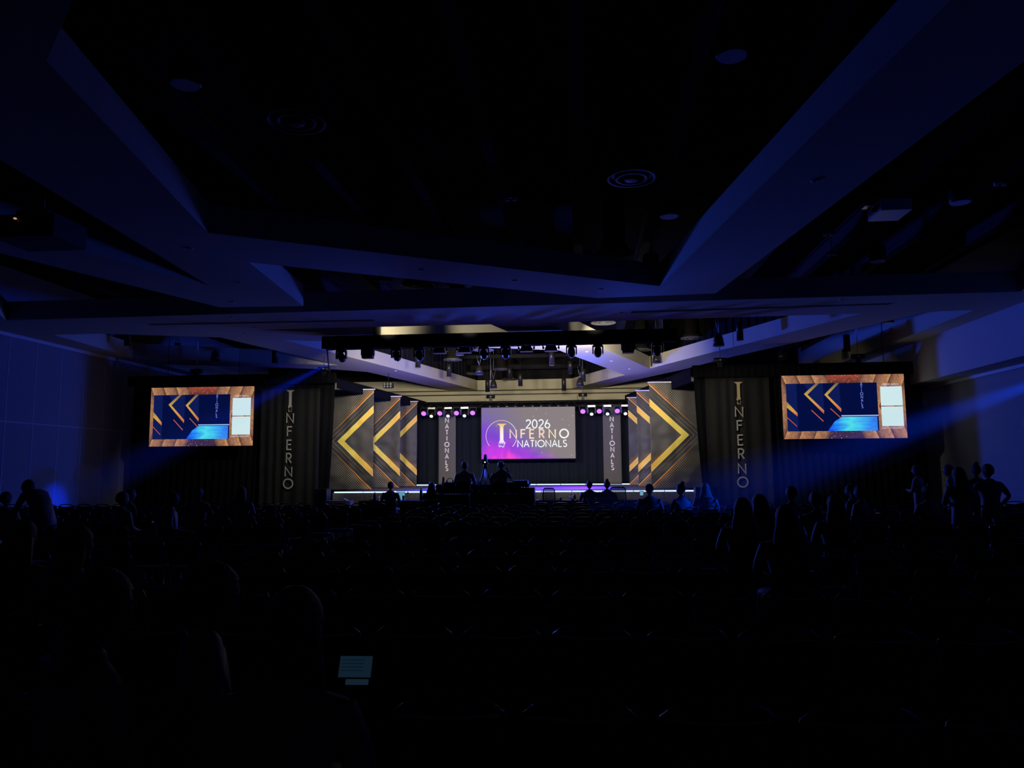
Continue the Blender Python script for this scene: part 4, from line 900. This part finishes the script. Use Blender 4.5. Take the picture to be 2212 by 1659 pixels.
for px, t in ((1027, 'left of the tripod'), (1034, 'directly left of the tripod leg')): bo = empty('bottle', (at(px, 1036, 22.9).x, 22.9, PH+.745), 'small bottle on the platform desk, '+t, 'bottle'); MB().loft([(0, 0, 0, .03, .03), (0, 0, .13, .03, .03), (0, 0, .16, .012, .012)], 12).build('bottle_body', 'cup', bo); MB().loft([(0, 0, .16, .014, .014), (0, 0, .18, .014, .014)], 10).build('cap', 'white', bo)
# tripod + camera
tx = at(1047.5, 1000, 21.9).x
def tripod(x, Y, z0, H, label, cam_label, sp=.42):
    o = empty('tripod', (x, Y, z0), label, 'tripod')
    for a in (100, 220, 340):
        a = math.radians(a); m = MB(); m.tube([(.04*math.cos(a), .04*math.sin(a), H-.12), (sp*.55*math.cos(a), sp*.55*math.sin(a), H*.45)], .02, 8).tube([(sp*.55*math.cos(a), sp*.55*math.sin(a), H*.45), (sp*math.cos(a), sp*math.sin(a), .01)], .014, 8); m.build('leg', 'black', o)
    MB().tube([(0, 0, H*.35), (0, 0, H)], .018, 8).build('centre_column', 'silver', o)
    m = MB()
    for a in (100, 220, 340):
        a = math.radians(a); m.tube([(0, 0, H*.38), (sp*.6*math.cos(a), sp*.6*math.sin(a), H*.38)], .008, 6)
    m.build('spreader', 'black', o); MB().loft([(0, 0, H-.12, .05, .05), (0, 0, H-.06, .06, .06), (0, 0, H, .045, .045)], 12).build('tripod_head', 'black', o)
    c = empty('video_camera', (x, Y, z0+H+.001), cam_label, 'camera')
    MB().box((0, 0, .03), (.16, .12, .05)).ell((0, .02, .16), (.06, .12, .13)).box((0, 0, .09), (.10, .2, .10)).build('camera_body', 'black', c)
    MB().ell((0, -.10, .055), (.018, .01, .018)).build('indicator_light', glow('camera_led', srgb(255, 240, 255), 2.0), c)
    MB().tube([(0, .1, .12), (0, .22, .12)], .045, 12).build('lens', 'blackg', c)
tripod(tx, 22.0, PH, 1.33, 'black tripod on the camera platform between the two operators', 'rounded dark video camera on the tripod before the purple screen')
# leaning folded stand at the left end of the platform
a = at(958, 1031, 21.2); b = at(950, 1090, 20.85)
o = MB().tube([(b.x, 20.95, PH+.0), (a.x, 21.2, a.z)], .03, 8).tube([(b.x-.04, 20.97, PH+.0), (a.x+.01, 21.25, a.z-.05)], .02, 6).build('folded_stand', 'black'); tag(o, 'black folded stand leaning at the left end of the camera platform', 'stand')
gear(1140, 22.0, .42, .66, .5, 'tall dark road case at the right end of the platform', 'road_case', PH)
gear(1092, 21.5, .7, .5, .4, 'low dark road case on the front of the platform', 'road_case', PH); gear(985, 21.4, .8, .5, .4, 'wide dark road case at the front left of the platform', 'road_case', PH)
papers(1083.5, 21.05, 'crumpled pale sheet on the platform edge', .14, PH, .8)
gear(1150, 22.6, .28, .42, .3, 'small dark bag on the floor right of the platform', 'equipment_bag', 0); 
gear(928, 22.0, .3, .30, .3, 'light cardboard box on the floor left of the platform', 'cardboard_box', 0, 'skirt')
# ================================================================== people
def skin_body(J, Eg, root):
    me = bpy.data.meshes.new('body'); names = list(J); idx = {n: i for i, n in enumerate(names)}
    me.from_pydata([J[n][0] for n in names], [(idx[a], idx[b]) for a, b in Eg], []); o = bpy.data.objects.new('tmp', me); COL.objects.link(o)
    md = o.modifiers.new('s', 'SKIN'); md.use_smooth_shade = True
    if not me.skin_vertices: me.skin_vertices.new() if hasattr(me.skin_vertices, 'new') else None
    for n in names:
        r = J[n][1]; r = r if isinstance(r, tuple) else (r, r); sv = me.skin_vertices[0].data[idx[n]]; sv.radius = r; sv.use_root = (n == root)
    o.modifiers.new('d', 'SUBSURF').levels = 1
    bpy.context.view_layer.update(); r = bpy.data.meshes.new_from_object(o.evaluated_get(bpy.context.evaluated_depsgraph_get())); bpy.data.objects.remove(o); return r
def V3(*a): return Vector(a)
def add_hand(J, E_, w, s, d, side):
    """palm + four unequal fingers + thumb, slightly curled. d = pointing direction, side = lateral unit vector"""
    d = d.normalized(); side = side.normalized(); dn = d.cross(side).normalized()
    if dn.z > 0: dn = -dn
    palm = w+d*.05; k = s+'palm'; J[k] = (palm, (.030, .018)); E_.append((s+'wrist', k))
    for i, (of, ln) in enumerate(((-.030, .062), (-.010, .075), (.010, .070), (.028, .052))):
        a = palm+d*.045+side*of; b = a+d*ln*.5+dn*.008; c = b+d*ln*.42+dn*.022
        J[k+'a%d' % i] = (a, .0105); J[k+'b%d' % i] = (b, .0092); J[k+'c%d' % i] = (c, .008); E_ += [(k, k+'a%d' % i), (k+'a%d' % i, k+'b%d' % i), (k+'b%d' % i, k+'c%d' % i)]
    a = palm-side*.036+d*.0; b = a-side*.016+d*.03+dn*.004; c = b+d*.026+dn*.008
    J[k+'t0'] = (a, .0115); J[k+'t1'] = (b, .010); J[k+'t2'] = (c, .0085); E_ += [(k, k+'t0'), (k+'t0', k+'t1'), (k+'t1', k+'t2')]
def person_mesh(pose, shirt):
    J = {}; E_ = []
    def j(n, p, r, par=None):
        J[n] = (Vector(p), r)
        if par: E_.append((par, n))
    tilt = 0
    if pose.startswith('sit') or pose == 'lean':
        f = {'sit': 0, 'sit_head': .02, 'sit_phone': .05, 'lean': .16}[pose]; dz = .0 if pose != 'lean' else -.05
        j('pelvis', (0, 0, .56), (.17, .13)); j('belly', (0, .01+f*.4, .74), (.165, .12), 'pelvis'); j('chest', (0, f*.9, .93+dz), (.195, .125), 'belly'); j('collar', (0, f*1.2-.01, 1.055+dz), (.115, .085), 'chest'); j('neck', (0, f*1.35, 1.13+dz), (.052, .055), 'collar')
        hc = Vector((0, .02+f*1.6, 1.235+dz))
        for s, q in (('l', -1), ('r', 1)):
            j(s+'sh', (q*.205, f*1.1, .995+dz), .070, 'chest')
            if pose == 'sit_head' and q == 1:
                j(s+'el', (.30, .02, .86), .042, s+'sh'); j(s+'wrist', (.17, .06, 1.14), .027, s+'el'); add_hand(J, E_, Vector((.17, .06, 1.14)), s, Vector((-.45, 0, 1)), Vector((0, 1, 0)))
            elif pose == 'sit_phone':
                j(s+'el', (q*.25, .10, .78), .042, s+'sh'); j(s+'wrist', (q*.09, .33, .84), .027, s+'el'); add_hand(J, E_, Vector((q*.09, .33, .84)), s, Vector((-q*.3, .6, .25)), Vector((q, 0, 0)))
            else:
                j(s+'el', (q*.275, .03+f, .76+dz), .050, s+'sh'); j(s+'wrist', (q*.12, .27+f*.6, .69), .027, s+'el'); add_hand(J, E_, Vector((q*.12, .27+f*.6, .69)), s, Vector((-q*.2, 1, -.1)), Vector((q, 0, 0)))
            j(s+'hip', (q*.10, .05, .54), .088, 'pelvis'); j(s+'knee', (q*.14, .46, .53), .060, s+'hip'); j(s+'calf', (q*.14, .45, .33), .052, s+'knee'); j(s+'ank', (q*.14, .42, .10), .034, s+'calf'); j(s+'toe', (q*.15, .58, .045), .032, s+'ank')
    elif pose == 'bend':
        j('pelvis', (0, -.10, .92), (.15, .125)); j('belly', (0, .04, 1.12), (.15, .12), 'pelvis'); j('chest', (.02, .20, 1.31), (.18, .13), 'belly'); j('collar', (.03, .33, 1.385), (.10, .09), 'chest'); j('neck', (.03, .39, 1.42), .056, 'collar'); hc = Vector((.04, .48, 1.46))
        for s, q in (('l', -1), ('r', 1)):
            j(s+'sh', (.03+q*.20, .28, 1.33), .066, 'chest'); j(s+'el', (.03+q*.27, .36, 1.06), .046, s+'sh'); j(s+'wrist', (.03+q*.17, .46, .84), .029, s+'el'); add_hand(J, E_, Vector((.03+q*.17, .46, .84)), s, Vector((0, .5, -.8)), Vector((q, 0, 0)))
            j(s+'hip', (q*.10, -.08, .88), .09, 'pelvis'); j(s+'knee', (q*.12, .02, .50), .062, s+'hip'); j(s+'ank', (q*.12, -.06, .10), .035, s+'knee'); j(s+'toe', (q*.13, .10, .045), .032, s+'ank')
    else:
        j('pelvis', (0, 0, .95), (.15, .11)); j('belly', (0, 0, 1.12), (.135, .10), 'pelvis'); j('chest', (0, 0, 1.31), (.185, .12), 'belly'); j('collar', (0, -.01, 1.43), (.11, .08), 'chest'); j('neck', (0, 0, 1.50), .053, 'collar'); hc = Vector((0, .02, 1.605))
        for s, q in (('l', -1), ('r', 1)):
            j(s+'sh', (q*.20, 0, 1.375), .066, 'chest')
            if pose == 'stand_elbow': j(s+'el', (q*.36, .02, 1.18), .042, s+'sh'); w_ = Vector((q*.20, .04, 1.02)); dd = Vector((-q*1, .1, -.3))
            elif pose == 'stand_fold': j(s+'el', (q*.27, .05, 1.13), .042, s+'sh'); w_ = Vector((q*.05, .24, 1.16)); dd = Vector((-q*1, 0, .1))
            else: j(s+'el', (q*.25, -.02, 1.12), .042, s+'sh'); w_ = Vector((q*.26, .10, .88)); dd = Vector((0, .2, -1))
            j(s+'wrist', w_, .027, s+'el'); add_hand(J, E_, w_, s, dd, Vector((0, 1, 0)) if abs(dd.z) > .6 or abs(dd.x) > .6 else Vector((q, 0, 0)))
            j(s+'hip', (q*.10, 0, .90), .088, 'pelvis'); j(s+'knee', (q*.12, .02, .50), .060, s+'hip'); j(s+'ank', (q*.13, -.01, .10), .034, s+'knee'); j(s+'toe', (q*.14, .15, .045), .032, s+'ank')
    me = skin_body(J, E_, 'pelvis')
    bm = bmesh.new(); bm.from_mesh(me); bpy.data.meshes.remove(me)
    kind = {}
    for n, (p, r) in J.items():
        kind[n] = 0 if ('palm' in n or 'wrist' in n or n == 'neck') else (2 if any(q in n for q in ('hip', 'knee', 'calf', 'ank', 'toe', 'pelvis')) else 1)
    pts = [(p, kind[n]) for n, (p, r) in J.items()]
    for a, b in E_:
        pa_, pb_ = J[a][0], J[b][0]
        for q in (.33, .67): pts.append((pa_.lerp(pb_, q), kind[a] if q < .5 else kind[b]))
    for f in bm.faces:
        c = f.calc_center_median(); f.smooth = True; f.material_index = min(pts, key=lambda t_: (t_[0]-c).length_squared)[1]
    x = MB(); x.bm.free(); x.bm = bm
    def hf(p):
        if p.z < 0: p.x *= 1+p.z*2.2; p.y = p.y*(1+p.z*1.2)+.006
        return p
    if pose == 'bend': pass
    x.ell(hc, (.080, .100, .120), 0, 16, 12, hf)
    x.ell(hc+V3(0, .098, -.008), (.012, .018, .024), 0, 8, 6); x.ell(hc+V3(0, .088, -.055), (.024, .010, .008), 0, 8, 6)
    for q in (-1, 1):
        x.ell(hc+V3(q*.078, -.005, -.005), (.010, .020, .032), 0, 8, 6); x.ell(hc+V3(q*.030, .083, .012), (.013, .010, .009), 0, 8, 6)
    me = bpy.data.meshes.new('body'); bm.to_mesh(me); bm.free()
    return me, hc
def hair_mesh(kind):
    m = MB()
    def cap(p):
        if p.y > .03: p.z = max(p.z, .02+.02*math.sin(p.x*60)); 
        return p
    if kind == 'short': m.ell((0, -.010, .020), (.092, .112, .116), 0, 16, 10, lambda p: Vector((p.x, min(p.y, .075) if p.z < .03 else p.y, max(p.z, -.075+max(0, p.y)*1.1))))
    elif kind == 'bun': m.ell((0, -.010, .020), (.092, .112, .116), 0, 16, 10, lambda p: Vector((p.x, min(p.y, .075) if p.z < .03 else p.y, max(p.z, -.06+max(0, p.y)*1.1)))); m.ell((0, -.06, .135), (.048, .048, .044))
    elif kind == 'cap': m.ell((0, -.004, .030), (.088, .106, .100), 0, 16, 10, lambda p: Vector((p.x, p.y, max(p.z, -.03)))); m.box((0, .13, .012), (.13, .10, .012), Matrix.Rotation(-.15, 3, 'X'))
    else:
        ln = .40 if kind == 'long' else .22; m.ell((0, -.010, .020), (.096, .114, .118), 0, 16, 10, lambda p: Vector((p.x, min(p.y, .06) if p.z < .03 else p.y, max(p.z, -.08))))
        m.loft([(0, -.03, .04, .094, .09), (0, -.05, -.06, .112, .078), (0, -.085, -.16, .140, .062), (0, -.12, -ln*.75, .155, .05), (0, -.13, -ln, .12, .03)], 16)
    me = bpy.data.meshes.new('hair'); bmesh.ops.recalc_face_normals(m.bm, faces=m.bm.faces[:]); m.bm.to_mesh(me); m.bm.free(); return me
BODY = {}; HAIR = {}; taken = []
def person(px, ytop, pose, shirt, hair, label, Y=None, rz=0.0, hc='hair', z0=0.0, scale=1.0, group=None, X=None):
    top = {'sit': 1.35, 'sit_head': 1.35, 'sit_phone': 1.35, 'lean': 1.30, 'bend': 1.59}.get(pose, 1.725)*scale+z0
    if Y is None:
        d = ray(px, ytop); Y = (top-EYE)/d.z*d.y
    x = at(px, ytop, Y).x
    hy = {'sit': .02, 'sit_head': .05, 'sit_phone': .10, 'lean': .28, 'bend': .48}.get(pose, .02)
    hx_ = .04 if pose == 'bend' else 0
    off = Matrix.Rotation(rz, 3, 'Z') @ Vector((hx_, hy, 0))*scale
    o = empty('person', (x-off.x, Y-off.y, z0), label, 'person', group, rz); o.scale = (scale,)*3
    k = (pose, shirt)
    if pose not in BODY: BODY[pose] = person_mesh(pose, shirt)
    me, hcn = BODY[pose]
    if k not in HAIR:
        c = me.copy(); c.materials.clear(); HAIR[k] = c
        for mm in ('skin', shirt, 'jeans'): c.materials.append(M[mm])
    b = bpy.data.objects.new('body', HAIR[k]); COL.objects.link(b); b.parent = o
    hk = (hair, hc)
    if hk not in HAIR: HAIR[hk] = hair_mesh(hair); HAIR[hk].materials.append(M[hc if hair != 'cap' else 'shirtd'])
    h = bpy.data.objects.new('cap' if hair == 'cap' else 'hair', HAIR[hk]); COL.objects.link(h); h.parent = o; h.location = hcn
    if pose == 'bend': h.rotation_euler = (.5, 0, 0)
    if pose.startswith('sit') or pose == 'lean': taken.append((o.location.x, o.location.y, z0, rz))
    return o
# foreground and left
person(640, 1277, 'lean', 'shirtd', 'long', 'person with long hair seated nearest the camera, seen from behind left of the lit page')
person(460, 1222, 'sit', 'shirtd', 'short', 'person seated in profile near the front left, face towards the right', rz=-1.1)
person(225, 1238, 'sit_phone', 'shirtd', 'bob', 'dim person seated at lower left, face turned to the right', rz=-.7)
person(50, 1128, 'sit', 'shirtg', 'long', 'long-haired person seated at the far left behind a pale bag')
person(168, 1140, 'sit', 'shirtd', 'long', 'long-haired person seated right of the pale bag at the left', rz=-.3)
person(60, 1037, 'bend', 'shirtd', 'short', 'person standing bent over the chairs before the blue left wall', Y=12.2, rz=1.3)
person(14, 1064, 'sit', 'shirtd', 'short', 'person seated at the left edge of the photo beneath the bent figure')
person(266, 1064, 'sit', 'shirtd', 'short', 'left one of two close seated people by the dark left drape', rz=-.5)
person(283, 1057, 'sit', 'shirtd', 'short', 'right one of two close seated people by the dark left drape', rz=-.7)
person(374, 1064, 'sit', 'shirtd', 'short', 'seated person below the left screen, face lit in profile', rz=-1.2)
person(430, 1061, 'sit', 'shirtd', 'short', 'seated person with lit right shoulder below the left screen', Y=15.8)
person(523, 1059, 'sit', 'shirtd', 'bob', 'seated person with a rounded bob left of the INFERNO drape', Y=16.2)
# judges and crew
person(844, 1043, 'sit', 'shirtd', 'short', 'judge silhouetted at the left table beside the laptop', Y=22.6)
person(933, 1042, 'sit', 'shirtd', 'long', 'long-haired person silhouetted against the violet stage edge left of the platform', Y=21.8)
person(1004, 995.5, 'sit', 'shirtd', 'short', 'operator with headset seated left of the tripod on the platform', Y=22.0, z0=PH+.03, scale=1.02)
person(1082, 995.5, 'sit_head', 'shirtd', 'short', 'operator seated right of the tripod with a hand raised to the head', Y=21.9, z0=PH+.03, scale=1.02)
person(1273, 1043.5, 'sit', 'shirtd', 'short', 'judge silhouetted before the violet stage, beside the mesh chair', Y=22.4)
person(1311, 1043, 'sit', 'shirtd', 'bun', 'curly-haired judge silhouetted before the right end of the violet stage', Y=22.4)
person(1403, 1059, 'sit', 'shirtg', 'cap', 'broad seated person in a blue-lit shirt under the right banners', Y=17.2, scale=1.0)
person(1470, 1060, 'sit', 'shirtd', 'bun', 'seated person with lit profile below the right banner', Y=17.0, rz=.7)
person(1523, 1056, 'sit', 'shirtd', 'bob', 'seated person with light bobbed hair below the right end of the stage', Y=17.5, hc='hairb')
# right-hand seats
person(1603, 1084, 'sit', 'shirtd', 'long', 'long-haired person with blue-lit outline, largest figure on the right', Y=8.9, scale=1.0, hc='hairb')
person(1640, 1090, 'sit', 'shirtd', 'long', 'person half hidden behind the large long-haired figure', Y=10.0, rz=.3)
person(1708, 1059, 'sit', 'shirtd', 'short', 'seated person with lit left cheek below the right screen', Y=14.2, rz=.6)
person(1762, 1079, 'sit', 'shirtd', 'short', 'seated person with a lit round head outline below the right screen', Y=11.2)
person(1804, 1091, 'sit', 'shirtd', 'long', 'long-haired seated person in front of the pair in profile', Y=9.9)
person(1698, 1122, 'sit', 'shirtd', 'long', 'long-haired person with violet-lit outline low at the right', Y=7.2)
person(1836, 1051, 'sit', 'shirtd', 'bob', 'left one of a pair seated in profile below the right screen', Y=15.4, rz=1.0)
person(1856, 1049, 'sit', 'shirtg', 'short', 'right one of a pair seated in profile, pale lit sleeve', Y=14.6, rz=.8)
person(1979, 1012, 'stand_fold', 'shirtd', 'short', 'standing person with lit face beyond the right end of the valance', Y=18.6, rz=.9)
person(2002, 1051, 'sit', 'shirtd', 'bun', 'seated person with a lit earring near the standing figures', Y=14.4, rz=.3)
person(2048, 1017, 'stand', 'shirtd', 'short', 'standing person with lit cheek between the seated woman and long hair', Y=17.6, rz=1.1)
person(2070, 1027, 'stand_fold', 'shirtd', 'long', 'standing person with long hair seen from behind on the right', Y=12.9, scale=.97, rz=.2)
person(2107, 1010, 'stand', 'shirtd', 'bun', 'standing person behind the one with elbow out, right wall side', Y=16.0, rz=-.2)
person(2133, 1017, 'stand_elbow', 'shirtd', 'short', 'standing person with elbow out against the blue right wall', Y=14.0, rz=.15)

# lit page, pale bag, phone
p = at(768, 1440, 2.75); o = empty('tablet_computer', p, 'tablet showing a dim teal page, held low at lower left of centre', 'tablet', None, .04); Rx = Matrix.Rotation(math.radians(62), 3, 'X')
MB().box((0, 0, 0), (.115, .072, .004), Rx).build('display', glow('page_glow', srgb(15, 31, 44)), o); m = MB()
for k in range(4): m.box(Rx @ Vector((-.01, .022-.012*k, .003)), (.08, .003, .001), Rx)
m.build('print_lines', glow('page_lines', srgb(8, 20, 32)), o); MB().box(Rx @ Vector((.012, -.052, 0)), (.08, .018, .006), Rx).build('keyboard_cover', glow('cover_glow', srgb(18, 33, 45)), o)  # keyboard cover given emission in place of light falling on it
p = at(28, 1190, 7.2); o = empty('laptop', (p.x, 7.2, p.z-.12), 'dim blue-grey laptop display at the left edge behind a dark strap', 'laptop'); MB().box((0, 0, .11), (.36, .02, .22), taper=.92).build('display', glow('laptop_glow', srgb(10, 26, 48)), o); MB().box((0, .12, -.005), (.36, .24, .02)).build('keyboard_base', 'black', o)
MB().tube([(-.13, -.05, .25), (-.10, -.055, .17), (-.03, -.05, .06), (.05, -.05, -.02)], .013, 8).build('strap', 'black', o)
p = at(494, 1232, 6.83); p.z = .895; o = empty('phone', p, 'phone glowing faint blue propped on a chair back beyond the profile person', 'phone', None, 1.4); Rx = Matrix.Rotation(.9, 3, 'Y')
MB().box((0, 0, 0), (.075, .15, .008), Rx).build('phone_case', 'black', o); MB().box(Rx @ Vector((0, 0, .005)), (.068, .142, .002), Rx).build('display', glow('phone_glow', srgb(18, 38, 120), .7), o)

# ================================================================== chairs
def chair():
    r = empty('banquet_chair', (0, 0, 0), 'x', 'chair')
    m = MB()
    for zz, s_ in ((.455, 1.0), (.47, 1.0)): pass
    m.loft([(0, 0, .425, .20, .20), (0, 0, .43, .225, .225), (0, 0, .465, .235, .230), (0, 0, .485, .215, .21)], 20); m.build('seat', 'fabric', r)
    # upholstered back: crowned outline with a scooped top under the rail
    n = 14; F_ = []; Bk = []
    out = []
    for i in range(n+1):
        s_ = -1+2*i/n; out.append((s_*.20, .835-.035*(1-s_*s_)-.03*abs(s_)**3))
    bot = [(.19, .52), (-.19, .52)]
    P = out+bot; m = MB(); k = len(P)
    yb = lambda z, x: -.215-.11*(z-.45)-.02*(1-(x/.2)**2)
    m.add([(x, yb(z, x)-.018, z) for x, z in P]+[(x, yb(z, x)+.022, z) for x, z in P], [tuple(range(k)), tuple(reversed(range(k, 2*k)))]+[(i, (i+1) % k, k+(i+1) % k, k+i) for i in range(k)])
    m.build('backrest', 'fabric', r)
    pts = [(-.20, -.20, .43), (-.215, -.225, .6), (-.212, -.25, .77)]
    for i in range(11):
        s_ = -1+2*i/10; pts.append((s_*.20, -.262-.02*(1-s_*s_), .815+.052*(1-s_**4)))
    pts += [(.212, -.25, .77), (.215, -.225, .6), (.20, -.20, .43)]
    MB().tube(pts, .012, 8).build('back_frame', 'chrome', r)
    for sx in (-1, 1):
        MB().tube([(sx*.20, -.20, .44), (sx*.215, -.25, .01)], .011, 6).build('leg', 'chrome', r)
        MB().tube([(sx*.20, .19, .44), (sx*.21, .20, .01)], .011, 6).build('leg', 'chrome', r)
    return r
rows = [(3.15, 'row nearest the camera'), (4.5, 'second row from the camera'), (5.8, 'third row from the camera'), (7.1, 'fourth row from the camera'), (8.4, 'fifth row from the camera'), (9.8, 'sixth row, just before the cross aisle'),
        (12.6, 'first row beyond the cross aisle'), (13.75, 'second row beyond the cross aisle'), (14.9, 'third row beyond the cross aisle'), (16.05, 'fourth row beyond the cross aisle'), (17.2, 'fifth row beyond the cross aisle'), (18.35, 'sixth row beyond the cross aisle'), (19.5, 'last row before the platform and tables')]
blocks = [(-15.4, -4.95, 'left block'), (-3.45, 6.4, 'centre block'), (7.7, 11.2, 'right block')]
cand = []
for ri, (Y, rn) in enumerate(rows):
    for a, b, bn in blocks:
        n = int((b-a)/.49)
        for i in range(n+1):
            x = a+i*.49+(.07 if ri % 2 else 0)
            q = proj((x, Y-.25, .8))
            if q[0] < -60 or q[0] > 2270 or q[1] > 1720: continue
            if any(abs(x-tx_) < .42 and abs(Y-ty_) < .62 for tx_, ty_, tz_, tr_ in taken): continue
            if ri == 12 and px0-.4 < x < px1+.4: continue
            cand.append((Y, abs(x), x, bn, rn))
cand.sort()
pc = chair(); first = True; used = 0; rnd = random.Random(11)
def place(x, Y, label, grp, rz=0.0, z=0.0):
    global first, used
    used += 1
    if first: pc.location = (x, Y, z); pc.rotation_euler = (0, 0, rz); pc['label'] = label; pc['group'] = grp; first = False
    else: copy_tree(pc, (x, Y, z), label, grp, rz)
for i, (tx_, ty_, tz_, tr_) in enumerate(taken):
    place(tx_, ty_, 'dark banquet chair under a seated person', 'occupied banquet chairs', tr_, tz_)
rest = []
for Y, _, x, bn, rn in cand:
    if used < 300: place(x, Y, 'dark curved-back banquet chair, %s, %s' % (bn, rn), 'banquet chairs of the %s, %s' % (bn, rn), rnd.uniform(-.06, .06))
    else: rest.append((x, Y))
if rest:
    parts_ = [(ch_, ch_.data) for ch_ in pc.children]; verts = []; faces = []; mi = []
    for x, Y in rest:
        for ch_, me in parts_:
            b0_ = len(verts); verts += [(v.co.x+x, v.co.y+Y, v.co.z) for v in me.vertices]; faces += [[b0_+k for k in f.vertices] for f in me.polygons]; mi += [0 if ch_.name.startswith(('seat', 'backrest')) else 1]*len(me.polygons)
    me = bpy.data.meshes.new('distant_banquet_chairs'); me.from_pydata(verts, [], faces); me.polygons.foreach_set('material_index', mi)
    o = link('banquet_chairs', me, ['fabric', 'chrome']); tag(o, 'mass of distant dark banquet chairs in the far rows', 'chairs', None, 'stuff')
print('chairs', used, len(rest), 'people', len([o for o in bpy.data.objects if o.name.startswith('person')]))
# ================================================================== haze tubes added along two blue beams to build the diagonal bands
def haze(name, a, b, wd, dens):
    m = bpy.data.materials.new('haze_volume'); m.use_nodes = True; nt = m.node_tree; nt.nodes.clear()
    v = nt.nodes.new('ShaderNodeVolumeScatter'); o = nt.nodes.new('ShaderNodeOutputMaterial'); v.inputs['Density'].default_value = dens; v.inputs['Anisotropy'].default_value = 0.2
    v.inputs['Color'].default_value = (1, 1, 1, 1); nt.links.new(v.outputs[0], o.inputs['Volume'])
    d = b-a; n = 20; mb = MB(); L = d.length
    mb.tube([(0, 0, 0), (0, 0, L)], [wd*.35, wd], n); h = mb.build(name, m, None, a); h.rotation_euler = d.to_track_quat('Z', 'Y').to_euler(); tag(h, name.replace('_', ' ')+' added along the path of a blue beam', 'haze', None, 'stuff')
a = Vector((-7.25, 22.1, 4.95)); b = Vector((-16.2, 22.9, .75))
spot('band_beam', a, b, 9000, (0.001, 0.03, 1.0), 9, 1.0, 0.05); haze('beam_haze', a, a+(b-a)*.88, .75, .035)
a = Vector((11.3, 17.9, 3.95)); b = at(1300, 1165, 17.4)
spot('band_beam', a, b, 12500, (0.001, 0.05, 1.0), 10, 1.0, 0.05); haze('beam_haze', a, b, 1.0, .035)  # unseen lamp added beyond the right edge to make the second band
